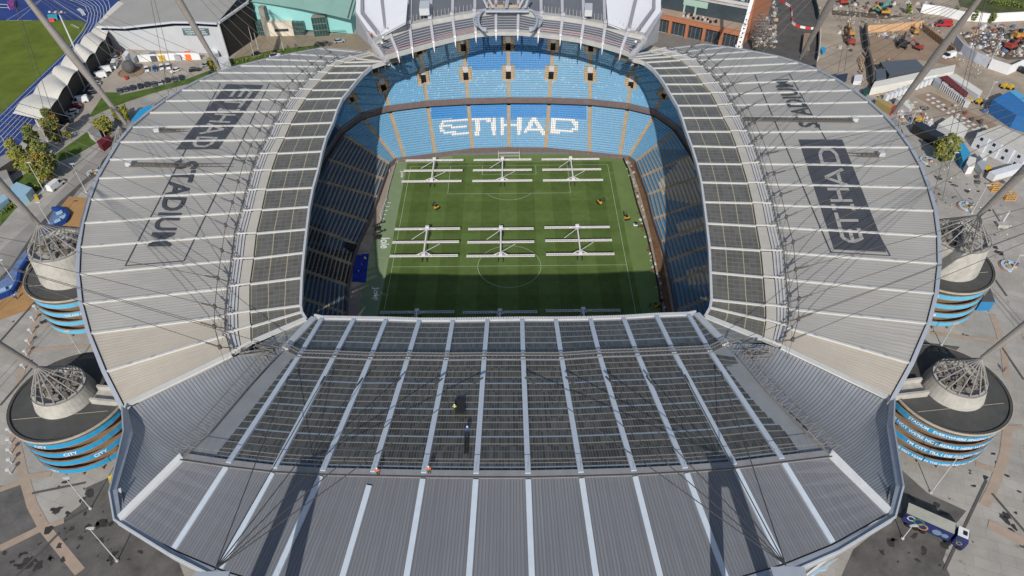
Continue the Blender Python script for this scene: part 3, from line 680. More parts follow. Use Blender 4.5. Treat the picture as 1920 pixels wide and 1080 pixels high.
    for bi in range(n-1):                              # front wall and back wall
        (a, z), (b, _) = edge(secs[bi], 0), edge(secs[bi+1], 0); lo = z-(1.0 if lvl == 'lower' else 1.5)
        dA = (secs[bi][1]-secs[bi][0]).normalized()*.25; dB = (secs[bi+1][1]-secs[bi+1][0]).normalized()*.25
        tr.hexa([(*a, lo), (*b, lo), (*(b+dB), lo), (*(a+dA), lo)], [(*a, z+.75), (*b, z+.75), (*(b+dB), z+.75), (*(a+dA), z+.75)], 1)
        (a, z), (b, _) = edge(secs[bi], rows), edge(secs[bi+1], rows); lvl == 'upper' and tr.hexa([(*a, z-3), (*b, z-3), (*(b+dB*2), z-3), (*(a+dA*2), z-3)], [(*a, z+2.5), (*b, z+2.5), (*(b+dB*2), z+2.5), (*(a+dA*2), z+2.5)], 0)
    tr.build('terrace', [M_terr, mat('parapet_grey_brown', (.17, .13, .125), .6, .15, .8)], root)
    if pos: seats_mesh('seats', pos, ang, mi, [M_seatL, M_seatD, M_seatW, M_seatK, M_seatSh, M_seatP, M_seatE, mat('seat_cream', (.62, .58, .50), .6, .1, 2)], root)
    for si, (k0, k1) in voms:
        (a0, z0), (a1, z1) = edge(secs[si], k0), edge(secs[si], k1); ad = (a1-a0).normalized(); x = Vector((-ad.y, ad.x)); v = MB()
        A_, B_ = a0-ad*.1, a1+ad*.1
        for sg in (-1, 1):
            e0, e1 = A_+x*sg*.95, A_+x*sg*2.0; g0, g1 = B_+x*sg*.95, B_+x*sg*2.0
            nst = 5
            for j in range(nst):
                s, t = j/nst, (j+1)/nst; zt = z0+(z1-z0)*t+.25
                q = [e0.lerp(g0, s), e1.lerp(g1, s), e1.lerp(g1, t), e0.lerp(g0, t)]
                v.hexa([(*p, z0-2.5) for p in q], [(*p, zt) for p in q])
        q = [B_-ad*.5-x*1.0, B_-ad*.5+x*1.0, B_+x*1.0, B_-x*1.0]; v.hexa([(*p, z0-2.5) for p in q], [(*p, z1+1.0) for p in q], 1)
        q = [A_-x, A_+x, B_+x, B_-x]; v.hexa([(*p, z0-3) for p in q], [(*p, z0-2.2) for p in q], 2)
        q = [A_.lerp(B_, .5)-x, A_.lerp(B_, .5)+x, B_+x, B_-x]; v.hexa([(*p, z0-2) for p in q], [(*p, z1-1.2) for p in q], 2)
        v.build('vomitory', [M_aisle, M_steelw, M_dark], root)
    return root
tier('north', 'lower', 'lower bank of bright blue seats behind the far goal with a white sponsor name')
tier('north', 'upper', 'steep upper bank of blue seats at the far end with dark entrance openings')
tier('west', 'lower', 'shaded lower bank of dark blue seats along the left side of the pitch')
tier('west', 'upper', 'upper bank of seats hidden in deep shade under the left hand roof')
tier('east', 'lower', 'lower bank of blue seats right of the pitch with patches of cream seats')
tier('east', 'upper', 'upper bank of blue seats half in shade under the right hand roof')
tier('south', 'lower', 'empty concrete lower terrace under the nearest glazed roof')
tier('south', 'upper', 'empty concrete upper terrace under the nearest glazed roof')
# control rooms wedged into the far corners
for sx, lb in ((-1, 'dark glazed control room in the far left corner of the bowl'), (1, 'dark glazed control room in the far right corner of the bowl')):
    t = thing('control_room', lb, 'control room', (sx*44.5, 87, 18))
    b_ = MB(); c0 = Vector((sx*44.5, 87, 17.5)); rz = -sx*.45
    b_.box(c0, (12, 4, 1.2), rz); b_.box(c0+Vector((0, 0, 4.2)), (12, 4, .5), rz); b_.build('room_slab', M_terr, t)
    b_ = MB(); b_.box(c0+Vector((0, .8, 1.2)), (11, 2, 3), rz); b_.build('window_band', M_glass, t)
    b_ = MB()
    for k in range(5): b_.box(c0+Vector((cos(rz)*(-5+k*2.5), sin(rz)*(-5+k*2.5)-.8, 1.2)), (.4, .3, 3), rz)
    b_.build('mullions', M_steelw, t)
# outer shell of the bowl down to street level
sh = thing('stadium_wall', 'plain concrete outer wall of the bowl below the eaves', 'wall', (0, 0, GZ))
for T_, sd_ in ((PW, -1), (PE, 1)):
    m_ = MB()
    for k in range(20):
        a, b = T_[k][0].lerp(T_[k][1], .12), T_[k+1][0].lerp(T_[k+1][1], .12)
        m_.quad((a.x, a.y, GZ), (b.x, b.y, GZ), (b.x, b.y, b.z-1.1), (a.x, a.y, a.z-1.1), 0, [(0, 0), (1, 0), (1, 1), (0, 1)])
    m_.build('wall_panel', mat('outer_wall', (.3, .3, .29), .7, .1, .2, stripes=[(0, 4, .06, (.15, .16, .17)), (1, 5, .4, (.06, .08, .09))]), sh)
# ================================================================== PITCH
grass = mat('pitch_turf', (.118, .18, .05), .9, .14, .35, spec=.15, bump=.3)
n_ = grass.node_tree.nodes; l_ = grass.node_tree.links; b_ = n_['Principled BSDF']
geo = n_.new('ShaderNodeNewGeometry'); sx = n_.new('ShaderNodeSeparateXYZ'); l_.new(geo.outputs['Position'], sx.inputs[0])
def band(axis, period, ph, lo, src):
    a = n_.new('ShaderNodeMath'); a.operation = 'MULTIPLY_ADD'; a.inputs[1].default_value = 1/period; a.inputs[2].default_value = ph; l_.new(sx.outputs[axis], a.inputs[0])
    f = n_.new('ShaderNodeMath'); f.operation = 'FRACT'; l_.new(a.outputs[0], f.inputs[0])
    g_ = n_.new('ShaderNodeMath'); g_.operation = 'GREATER_THAN'; g_.inputs[1].default_value = .5; l_.new(f.outputs[0], g_.inputs[0])
    x = n_.new('ShaderNodeMix'); x.data_type = 'RGBA'; x.blend_type = 'MULTIPLY'; x.inputs[7].default_value = (lo, lo, lo*.95, 1); l_.new(g_.outputs[0], x.inputs[0]); l_.new(src, x.inputs[6]); return x.outputs[2]
src = b_.inputs['Base Color'].links[0].from_socket
src = band(0, 11.4, .28, .82, src); src = band(1, 11.0, .1, .90, src); l_.new(src, b_.inputs['Base Color'])
M_turfL = mat('surround_turf_sage', (.23, .30, .17), .9, .07, .2, spec=.1); M_turfR = mat('surround_turf_green', (.16, .23, .08), .9, .10, .15, spec=.1)
WG = [(-37.4,57.2),(-39.2,54.2),(-39.8,40),(-40.0,20),(-41.4,12),(-41.4,-8),(-40.2,-21),(-40,-57)]
EG = [(36.5,58.6),(39.6,56.2),(40.6,48.6),(40.9,30),(41.8,14),(41.8,3),(41.6,-10),(40.8,-21),(40.6,-57)]
NG = [(-20,59.2),(0,59.6),(20,59.2)]
base = struct(MB().poly([(-80, -84, -.1), (80, -84, -.1), (80, 84, -.1), (-80, 84, -.1)]).build('arena_floor', mat('track_concrete', (.34, .29, .23), .85, .15, .4)))
struct(MB().poly([(x, y, -.03) for x, y in WG[::-1]]+[(0, 58, -.03), (0, -57, -.03)][::-1][::-1]).build('turf_surround', M_turfL)) if False else None
a = [(x, y, -.02) for x, y in WG]; m_ = MB(); m_.poly([(-37.4,57.2,-.02),(-20,59.2,-.02),(-20,50,-.02),(-35,50,-.02),(-35,-57,-.02)]+a[::-1][:-1], 0)
m_.poly([(-20,50,-.02),(-20,59.2,-.02),(0,59.6,-.02),(20,59.2,-.02),(36.5,58.6,-.02),(36.5,50,-.02)], 1); m_.poly([(35,50,-.02),(36.5,50,-.02)]+[(x, y, -.02) for x, y in EG]+[(35,-57,-.02)], 1)
struct(m_.build('turf_surround', [M_turfL, M_turfR]))
struct(MB().poly([(-35.4, -56.6, 0), (35.6, -56.6, 0), (35.6, 54.6, 0), (-35.4, 54.6, 0)]).build('pitch', grass))
ln = MB(); LW_ = .13
def hl(x0, y0, x1, y1):
    dx, dy = x1-x0, y1-y0; L = math.hypot(dx, dy); nx, ny = -dy/L*LW_/2, dx/L*LW_/2
    ln.quad((x0-nx, y0-ny, .02), (x1-nx, y1-ny, .02), (x1+nx, y1+ny, .02), (x0+nx, y0+ny, .02))
for s in (1, -1):
    hl(-34, 52.5*s, 34, 52.5*s); hl(34*s, -52.5, 34*s, 52.5); hl(-20.16, 52.5*s, -20.16, 36*s); hl(20.16, 52.5*s, 20.16, 36*s); hl(-20.16, 36*s, 20.16, 36*s)
    hl(-9.16, 52.5*s, -9.16, 47*s); hl(9.16, 52.5*s, 9.16, 47*s); hl(-9.16, 47*s, 9.16, 47*s)
    for k in range(20):
        t0, t1 = (-.5*pi+(-.926+1.852*k/20)), (-.5*pi+(-.926+1.852*(k+1)/20)); hl(9.15*cos(t0), (41.5+9.15*sin(t0))*s, 9.15*cos(t1), (41.5+9.15*sin(t1))*s)
hl(-34, 0, 34, 0)
for k in range(64): hl(9.15*cos(2*pi*k/64), 9.15*sin(2*pi*k/64), 9.15*cos(2*pi*(k+1)/64), 9.15*sin(2*pi*(k+1)/64))
for k in range(26): hl(-36.0, 4-k*1.1, -36.0, 3.4-k*1.1)
for k in range(9): hl(-36.6-k*.6, 4.2, -36.9-k*.6, 4.2); hl(-36.6-k*.6, -1.3, -36.9-k*.6, -1.3); hl(-36.6-k*.6, -4.2, -36.9-k*.6, -4.2)
struct(ln.build('pitch_markings', mat('line_white', (.42, .50, .36), .8, .12, 2)))
for q in (((708,444),(708,466),(731,466),(731,444)), ((697,538),(698,564),(712,563),(711,537)), ((750,320),(750,333),(757,333),(757,320))):
    o = text_on('Joie', lambda u, v: P(*lerp(lerp(q[0], q[1], u), lerp(q[3], q[2], u), v), 0)+Vector((0, 0, .03)), 'turf_lettering', mat('letter_white', (.75, .78, .72), .7, .05), None, .03); struct(o)
# goal
g_ = thing('football_goal', 'white football goal with a net standing at the far end of the pitch', 'goal', (0, 56.6, 0))
r = MB(); y = 56.6
for s in (-1, 1): r.tube((3.66*s, y, 0), (3.66*s, y, 2.44), .09); r.tube((3.66*s, y, 0), (3.66*s, y+1.9, 0), .05); r.tube((3.66*s, y+1.9, 0), (3.66*s, y+1.6, 2.44), .05)
r.tube((-3.7, y, 2.44), (3.7, y, 2.44), .1); r.tube((-3.7, y+1.9, .05), (3.7, y+1.9, .05), .05); r.build('goal_frame', mat('white_paint', (.8, .8, .8), .35, .03), g_)
r = MB()
for k in range(25): x = -3.6+k*.3; r.tube((x, y, 2.4), (x, y+1.7, 2.2), .012, n=3); r.tube((x, y+1.7, 2.2), (x, y+1.9, 0), .012, n=3)
for k in range(7): r.tube((-3.6, y+1.75, .3*k+.2), (3.6, y+1.75, .3*k+.2), .012, n=3)
r.build('net', M_rib, g_)
# grow-light rigs
M_rig = mat('rig_white', (.78, .76, .78), .4, .05, 1); M_lamp = mat('lamp_housing', (.30, .22, .30), .5, .2, 3)
RIG = None
def make_rig():
    t = thing('grow_light_rig', '', 'lighting rig', (0, 0, 0), 'white grow light rigs parked across the pitch')
    for yy in (-6.3, 0, 6.3):
        r = MB(); r.beam((-9.9, yy-.32, 2.6), (9.9, yy-.32, 2.6), .11, .26); r.beam((-9.9, yy+.32, 2.6), (9.9, yy+.32, 2.6), .11, .26)
        for k in range(27): x = -9.6+k*.74; r.beam((x, yy-.3, 2.58), (x, yy+.3, 2.58), .16, .07); 
        for k in range(13): x = -9.6+k*1.48; r.box((x, yy, 2.15), (.7, .5, .3), 0, 1)
        r.build('lamp_boom', [M_rig, M_lamp], t)
    r = MB()
    r.beam((0, -6.6, 3.2), (0, 6.6, 3.2), .4, .5)
    for yy in (-6.3, 6.3):
        for s in (-1, 1): r.beam((0, yy*.80, 3.1), (s*2.4, yy, 2.7), .16, .2)
        r.box((0, yy, 2.5), (1.1, .9, .9))
    r.beam((.1, 5.2, 3.1), (-4.2, 1.0, 2.7), .12, .14); r.beam((.1, -.6, 3.1), (3.9, .2, 2.7), .12, .14); r.beam((0, -5.4, 3.1), (4.3, -1.1, 2.7), .12, .14)
    r.build('spine', M_rig, t)
    for yy in (-6.0, 6.0):
        for s in (-1, 1):
            r = MB(); r.tube((s*.7-.15, yy, .5), (s*.7+.15, yy, .5), .5, n=12); r.beam((s*.6, yy, 2.6), (s*.6, yy, .5), .15, .15, 0, Vector((0, 1, 0))); r.build('wheel', M_black, t)
    return t
rig0 = make_rig()
RL = [((812,319),'grow light rig at the far left, nearest the corner flag'),((942,318),'grow light rig directly in front of the far goal'),((1072,317),'grow light rig at the far right corner of the pitch'),
      ((798,453),'grow light rig left of the centre circle, its booms over the touchline'),((939,453),'grow light rig in the middle, just beyond the centre circle'),((1085,450),'grow light rig right of the centre circle'),
      ((778,617),'grow light rig on the dark left of the shaded near half'),((937,617),'grow light rig half hidden by the near roof in the shade, middle one'),((1097,614),'grow light rig half hidden by the near roof in the shade, right one')]
for i, (q, lb) in enumerate(RL):
    p = P(q[0], q[1], 2.6); o = rig0 if i == 0 else dup(rig0); o.location = (p.x, p.y, 0); o['label'] = 'white wheeled '+lb
# stadium-side clutter
def person_mesh(pose='stand'):
    me = bpy.data.meshes.new('person'); bm = bmesh.new()
    P_ = {'stand': [(0,0,.95),(0,0,1.2),(0,.02,1.42),(0,.02,1.52),(0,0,1.66),(-.1,0,.9),(-.13,.05,.5),(-.14,0,.06),(.1,0,.9),(.14,-.1,.5),(.16,-.02,.06),(-.2,.02,1.4),(-.3,-.05,1.12),(-.26,-.25,.95),(.2,.02,1.4),(.3,-.06,1.12),(.26,-.26,.98),(-.15,-.13,.04),(.17,-.15,.04)]}[pose]
    E_ = [(0,1),(1,2),(2,3),(3,4),(0,5),(5,6),(6,7),(0,8),(8,9),(9,10),(2,11),(11,12),(12,13),(2,14),(14,15),(15,16),(7,17),(10,18)]
    R_ = [.15,.14,.15,.06,.11,.1,.075,.05,.1,.075,.05,.07,.05,.04,.07,.05,.04,.04,.04]
    vs = [bm.verts.new(p) for p in P_]; [bm.edges.new((vs[a], vs[b])) for a, b in E_]; bm.to_mesh(me); bm.free()
    o = bpy.data.objects.new('p', me); COL.objects.link(o); sk = o.modifiers.new('s', 'SKIN'); sb = o.modifiers.new('d', 'SUBSURF'); sb.levels = 1
    for i, sv in enumerate(me.skin_vertices[0].data): sv.radius = (R_[i], R_[i]); sv.use_root = (i == 0)
    dg = bpy.context.evaluated_depsgraph_get(); out = bpy.data.meshes.new_from_object(o.evaluated_get(dg)); bpy.data.objects.remove(o); bpy.data.meshes.remove(me); return out
_pm = person_mesh()
M_cloth = mat('dark_trousers', (.03, .035, .05), .8, .1); M_skin = mat('skin', (.45, .28, .2), .6, .05); M_hiO = mat('vest_orange', (.85, .18, .04), .6, .05); M_hiY = mat('vest_yellow', (.65, .75, .05), .6, .05)
M_hat = mat('helmet_white', (.8, .8, .8), .4, .03); M_shirt = mat('shirt_grey', (.12, .12, .14), .8, .05); M_blueS = mat('shirt_blue', (.04, .1, .4), .8, .05)
def make_person():
    t = thing('person', '', 'person'); me = _pm
    for m in (M_cloth, M_skin): me.materials.append(m)
    for p in me.polygons: p.material_index = 1 if (p.center.z > 1.5 or (p.center.z < 1.05 and abs(p.center.x) > .22 and p.center.z > .85)) else 0; p.use_smooth = True
    o = bpy.data.objects.new('body', me); COL.objects.link(o); o.parent = t
    v = MB(); v.lathe((0, .01, 0), [(.17, .98), (.19, 1.15), (.21, 1.36), (.13, 1.5)], 12); 
    for s in (-1, 1): v.tube((s*.18, .02, 1.42), (s*.3, -.04, 1.14), .095, .075)
    v.build('jacket', M_hiO, t)
    h = MB(); h.lathe((0, 0, 0), [(.15, 1.68), (.14, 1.76), (.08, 1.82), (.0, 1.84)], 12); h.build('hat', M_hat, t); return t
pers0 = make_person()
PK = {'o': {}, 'y': {'vest_orange': M_hiY}, 'g': {'vest_orange': M_shirt, 'helmet_white': M_shirt}, 'b': {'vest_orange': M_blueS}}
_np = [0]
def person(x, y, z, kind, label, rz=0, group=None):
    p = P(x, y, z) if y is not None else x
    o = pers0 if _np[0] == 0 and kind == 'o' else dup(pers0, mats=PK[kind])
    if o is pers0: _np[0] = 1
    o.location = p; o.rotation_euler = (0, 0, rz); o['label'] = label
    if group: o['group'] = group
    return o
W_ = 'workers on the far stand roof deck'
person(915,14,43.8,'o','worker in orange at the left end of the plywood deck on the far roof',0,W_)
person(930,13,43.8,'o','worker in orange standing second from the left on the far roof deck',1,W_)
person(945,13,43.8,'o','worker in orange standing near the middle of the far roof deck',2,W_)
person(972,14,43.8,'o','worker in orange at the right end of the far roof deck, beside stacked boxes',3,W_)
person(853,769,41.2,'y','worker in a yellow vest by two dark boards on the near glazed roof',0).scale = (.85,)*3
person(877,812,41.9,'b','worker in blue on a ladder board on the near glazed roof',0)
person(709,890,43.3,'o','worker in bright orange on the near roof walkway, left of the other',0)
person(805,887,43.3,'o','worker in orange on the near roof walkway with a white helmet, beside a rib',0)
person(697,70,40,'o','worker in orange at the left corner of the far roof',0)
t = thing('roof_board', 'pair of dark boards lying on the near glazed roof beside a yellow worker', 'boards', P(862,760,41.4)); r = MB()
for x in (857, 866): r.beam(P(x,748,41.7), P(x+1,775,41.9), .8, .15)
r.build('boards', M_black, t)
t = thing('roof_ladder', 'dark ladder lying on the near glazed roof under a worker in blue', 'ladder', P(875,830,42)); r = MB()
for x in (872, 878): r.beam(P(x,815,42.4), P(x-1,850,42.8), .18, .18)
for k in range(9): r.beam(P(872,816+k*4,42.35+k*.04), P(878,816+k*4,42.35+k*.04), .12, .1)
r.build('ladder', M_black, t)
# mowers on the pitch
M_yel = mat('mower_yellow', (.75, .42, .03), .4, .05)
def make_mower():
    t = thing('pedestrian_mower', '', 'mower'); r = MB(); r.box((0, 0, .2), (1.1, .7, .45)); r.box((0, .1, .65), (.6, .5, .25), 0, 1); r.build('engine_box', [M_yel, M_black], t)
    r = MB(); r.tube((-.6, -.4, .25), (.6, -.4, .25), .25, n=10); r.build('roller', M_black, t)
    r = MB()
    for s in (-1, 1): r.tube((s*.35, .3, .5), (s*.35, 1.3, 1.0), .04)
    r.tube((-.35, 1.3, 1.0), (.35, 1.3, 1.0), .04); r.build('handle', M_black, t); return t
mw0 = make_mower()
for i, (x, y, rz, lb, lp) in enumerate(((819,391,.8,'in the left half of the pitch','groundsman walking behind the mower in the left half of the pitch'),(1124,381,-1.2,'in the right half of the pitch beside the touchline','groundsman in grey behind the mower in the right half'),
        (1175,411,.3,'on the pale strip right of the touchline','groundsman in grey on the pale strip right of the touchline'),(1229,574,1.9,'in the shade at the right edge of the turf','groundsman in the shade at the right edge of the turf'))):
    o = mw0 if i == 0 else dup(mw0); p = P(x, y, 0); o.location = (p.x, p.y, 0); o.rotation_euler = (0, 0, rz); o['label'] = 'yellow walk behind mower '+lb; o['group'] = 'mowers on the turf'; o.scale = (1.35,)*3
    person(Vector((p.x-sin(rz)*1.9, p.y+cos(rz)*1.9, 0)), None, 0, 'g', lp, rz)
person(1197,427,0,'g','groundsman in dark clothes beside a white hose cart at the right touchline',0)
def box_thing(name, label, cat, x, y, z, dims, rz, cols, group=None):
    p = P(x, y, z); t = thing(name, label, cat, p, group); return t, p
t = thing('hose_cart', 'white hose cart with a dark reel on the turf by the right touchline', 'cart', P(1192,424,0)); p = t.location; r = MB(); r.box(p+Vector((0, 0, .4)), (1.6, .9, .3)); r.build('frame', M_hat, t); r = MB(); r.tube(p+Vector((-.4, .2, .9)), p+Vector((.4, .2, .9)), .45, n=12); r.build('reel', M_black, t)
# dug earth strip and rubble at the right, gantries at the left
M_earth = mat('dug_earth', (.17, .095, .05), .95, .35, .7, bump=.8)
struct(MB().poly([P(*q, 0)+Vector((0, 0, .02)) for q in ((1187,300),(1197,316),(1205,345),(1222,395),(1232,440),(1243,490),(1252,540),(1262,596),(1250,596),(1240,545),(1232,500),(1222,450),(1213,410),(1200,362),(1190,330),(1180,310))]).build('trench', M_earth))
r = MB()
for k in range(46):
    t_ = k/45; x = 1178+t_*68+random.uniform(-4, 6); y = 305+t_*285; p = P(x, y, 0); r.box(p, (random.uniform(.3, 1.1), random.uniform(.3, .9), random.uniform(.1, .6)), random.uniform(0, 3), random.choice((0, 0, 1, 2)))
stuff(tag(r.build('rubble', [M_conc, M_earth, mat('sheet_white', (.7, .7, .68), .7, .1)]), 'broken rubble and sheets strewn along the trench beside the right touchline', 'rubble'))
def wallstrip(name, label, cat, pts, h, wd, m, z=0.0):
    t = MB()
    for a, b in zip(pts[:-1], pts[1:]): t.beam(Vector((a[0], a[1], z+h)), Vector((b[0], b[1], z+h)), wd, h)
    return tag(t.build(name, m), label, cat)
wallstrip('advertising_board', 'long dark advertising board along the right edge of the turf', 'board', EG, .9, .25, M_black)
wallstrip('advertising_board', 'pale board along the left edge of the turf', 'board', WG[:4], .9, .25, M_conc)
wallstrip('advertising_board', 'grey board behind the far goal', 'board', [(-37.4, 57.4), (-20, 59.4), (0, 59.8), (20, 59.4), (36.5, 58.8)], .9, .25, mat('board_grey', (.16, .16, .17), .5, .1))
t = thing('camera_gantry', 'white scaffold frame standing at the left edge of the pitch', 'gantry', P(720,405,0)); r = MB()
a, b = P(726,380,0), P(714,410,0)
for h in (.5, 1.8): r.tube(a+Vector((0, 0, h)), b+Vector((0, 0, h)), .07)
for k in range(5): q = a.lerp(b, k/4); r.tube(q, q+Vector((0, 0, 1.9)), .07); r.tube(q, q+Vector((1.2, 0, 0)), .06)
r.build('frame', M_rig, t)
for i, (x, y, lb) in enumerate(((709,430,'upper'), (710,446,'lower'))):
    t = thing('camera_crane', 'black camera crane with a folded arm by the left touchline, %s of two' % lb, 'camera crane', P(x, y, 0)); p = t.location
    r = MB(); r.box(p, (1.6, 1.3, .7)); r.tube(p+Vector((0, 0, .6)), p+Vector((0, 0, 1.9)), .15); r.build('base', M_black, t); r = MB(); r.beam(p+Vector((-1.6, -.6, 1.6)), p+Vector((1.4, .8, 2.3)), .2, .2); r.box(p+Vector((1.2, .7, 1.9)), (.6, .5, .5), .4); r.build('arm', M_black, t)
t = thing('dugout', 'covered dark dugout at the foot of the left stand', 'dugout', P(648,459,2)); r = MB(); a, b = P(628,453,3), P(664,462,3); r.beam(a, b, 2.4, 1.6); r.build('shelter', M_black, t)
r = MB(); r.beam(a+Vector((0, 1.4, .2)), b+Vector((0, 1.4, .2)), .4, 1.0); r.build('roof_edge', M_terr, t)
struct(MB().poly([P(*q, .02) for q in ((665,478),(692,475),(686,530),(660,528))]).build('player_tunnel_carpet', mat('carpet_blue', (.01, .03, .30), .9, .15, .6)))
struct(MB().poly([P(*q, .5) for q in ((637,302),(732,322),(730,312),(640,292))]).build('corner_slab', mat('slab_white_blue', (.40, .50, .62), .7, .08, .4)))
for i, (x, y, k_, lb) in enumerate(((678,484,'g','by the upper edge'),(680,502,'g','in the middle'),(674,516,'b','lowest'),(686,490,'y','at the right edge'))): person(x, y, .1, k_, 'person on the blue carpet at the foot of the left stand, '+lb)
# ================================================================== SPIRAL RAMP TOWERS
M_band = mat('banner_blue', (.02, .30, .58), .45, .06, .5); M_bandL = mat('banner_pale_blue', (.11, .44, .68), .45, .06, .5); M_slab = mat('ramp_brown', (.30, .20, .13), .85, .12, .5); M_white2 = mat('lettering_white', (.66, .78, .86), .5, .02)
def ring_text(c, s, r0, z, h, a0, m, parent):          # centred at bearing a0, reading left to right from outside
    v, f, asp = text2d(s, .03, 0); L = h*asp
    mb = MB(); mb.v = [(c[0]+r0*cos(a0+(a-.5)*L/r0), c[1]+r0*sin(a0+(a-.5)*L/r0), z+b*h) for a, b in v]; mb.f = [tuple(q) for q in f]; mb.m = [0]*len(f); mb.uv = list(v); return mb.build('banner_lettering', m, parent)
def tower(cx, cy, rd, zd, zap, texts, label, band, mtop, shaft_px=None):
    c = Vector((cx, cy, 0)); t = thing('ramp_tower', label, 'ramp tower', (cx, cy, GZ)); R = 11.8; dc = Vector((math.copysign(1.0, cx), 0, 0)); ap = Vector((math.copysign(2.3, cx), -.5, 0))
    r = MB(); r.lathe(c, [(0, zd), (R-.5, zd+.05), (R-.5, zd+.35), (R, zd+.35), (R, zd-.5), (R-.3, zd-.5)], 56); r.build('roof_disc', M_bitumen, t)
    r = MB(); r.lathe(c, [(R-.02, zd+.42), (R+.12, zd+.42), (R+.12, zd-.1)], 56); r.tube(c+Vector((-9, -6, zd+.1)), c+Vector((9.5, -4, zd+.1)), .05, n=4); r.build('roof_rim', M_terr, t)
    c0_ = c; c = c+dc; r = MB(); r.lathe(c, [(rd+.9, zd), (rd+.15, zap-6.9), (rd, zap-6.5), (rd-.5, zap-6.5), (rd-.5, zap-7.6), (0, zap-8)], 40); DR_ = r.build('drum', M_conc, t)
    r = MB(); 
    for k in range(26):
        r = MB(); a_ = k*2.4; q = c+Vector((cos(a_)*rd*.75*(k % 5+1)/5.5, sin(a_)*rd*.75*(k % 5+1)/5.5, zap-7.7)); r.box(q, (random.uniform(.6, 1.8), random.uniform(.5, 1.4), random.uniform(.4, 1.6)), a_, k % 2); r.build('plant_unit', [mat('plant_brown', (.19, .165, .135), .8, .3, 1), M_steel], DR_)
    r = MB(); r.lathe(c, [(rd+.12, zap-6.4), (rd+.12, zap-6.8)], 40); 
    for k in range(15): a_ = 2*pi*k/15; r.tube(c+Vector((cos(a_)*rd, sin(a_)*rd, zap-6.5)), c0_+ap+Vector((0, 0, zap)), .13, .15, n=6)
    for k in range(15):
        a_, a2 = 2*pi*k/15, 2*pi*(k+1)/15; q_ = lambda a, f: (c+Vector((cos(a)*rd, sin(a)*rd, zap-6.5))).lerp(c0_+ap+Vector((0, 0, zap)), f)
        for f in (.2, .45): r.tube(q_(a_, f), q_(a2, f), .06, n=4)
    r.build('strut_cone', M_steel, t); c = c0_
    # the spiral ramp: four turns
    H = (zd-GZ-1.2)/4; r = MB(); b_ = MB(); n = 40; Ro = 11.4
    for k in range(n*4):
        a0, a1 = 2*pi*k/n, 2*pi*(k+1)/n; z0, z1 = GZ+.6+H*k/n*.55+int(k/n)*H*.45, 0
        z1 = GZ+.6+H*(k+1)/n*.55+int(k/n)*H*.45
        q = lambda r_, a, z: (cx+r_*cos(a), cy+r_*sin(a), z)
        r.quad(q(5.4, a0, z0), q(Ro-.3, a0, z0), q(Ro-.3, a1, z1), q(5.4, a1, z1)); r.quad(q(Ro-.3, a0, z0), q(Ro-.3, a0, z0+1.25), q(Ro-.3, a1, z1+1.25), q(Ro-.3, a1, z1))
        r.quad(q(Ro-.3, a0, z0+1.25), q(Ro, a0, z0+1.25), q(Ro, a1, z1+1.25), q(Ro-.3, a1, z1+1.25)); r.quad(q(5.4, a1, z1-.3), q(Ro, a1, z1-.3), q(Ro, a0, z0-.3), q(5.4, a0, z0-.3)); r.quad(q(Ro, a0, z0-.3), q(Ro, a1, z1-.3), q(Ro, a1, z1+1.25), q(Ro, a0, z0+1.25))
        b_.quad(q(Ro+.06, a0, z0-.05), q(Ro+.06, a1, z1-.05), q(Ro+.06, a1, z1+1.2), q(Ro+.06, a0, z0+1.2))
    r.build('spiral_ramp', M_slab, t); BN_ = b_.build('banner_band', band, t)
    r = MB(); r.lathe(c, [(5.4, GZ), (5.4, zd)], 32); r.build('core_wall', M_conc, t)
    r = MB()
    for k in range(18): a_ = 2*pi*k/18; r.tube(c+Vector((cos(a_)*(R-1), sin(a_)*(R-1), GZ)), c+Vector((cos(a_)*(R-1), sin(a_)*(R-1), GZ+2)), .25, n=6)
    r.lathe(c, [(R-2, GZ), (R-2, GZ+2)], 32); r.build('ground_storey', M_steel, t)
    for lev, s, a, h in texts:
        f = (a % (2*pi))/(2*pi); z0 = GZ+.6+H*f*.55+lev*H; ring_text(c, s, Ro+.12, z0+.1, h, a, M_white2, BN_)
    return t
SW = tower(-91.6, -60.4, 5.1, 18, 28, [(3,'CITY',radians(262),.9),(2,'CITY',radians(285),.9),(1,'CITY',radians(308),.9),(0,'CITY',radians(255),.7)], 'round ramp tower with CITY on bright blue bands, nearest the lower left corner', M_band, None)
SEt = tower(91.6, -60.4, 5.1, 18, 28, [(3,'STADIUM   EVERYWHERE SINGING SONGS ABOUT CITY',radians(272),.75),(2,"WE ARE NOT WE'RE NOT REALLY HERE WE'RE NOT REALLY HERE",radians(262),.85),(1,"I'M CITY TILL I DIE I'M CITY TILL I DIE",radians(265),.85),(0,'THE BEST TEAM IN THE LAND AND ALL THE WORLD',radians(262),.65)],
        'round ramp tower with long white chant lettering on blue bands, nearest the lower right corner', M_band, None)
Wt = tower(-108.5, -20.5, 6.6, 18, 33, [(2,'WE ARE CITY',radians(285),.7)], 'round ramp tower with pale blue bands tucked under the left roof edge', M_bandL, None)
Et = tower(108.5, -20.5, 6.6, 18, 33, [(3,'2016',radians(240),.9),(1,'1998',radians(248),.9)], 'round ramp tower with years on pale blue bands under the right roof edge', M_bandL, None)
NWt = tower(-113.5, 33, 5.7, 16, 28, [], 'round ramp tower hidden behind the upper left roof edge', M_bandL, None)
NEt = tower(113.5, 34, 5.7, 16, 28, [], 'round ramp tower hidden behind the upper right roof edge', M_bandL, None)
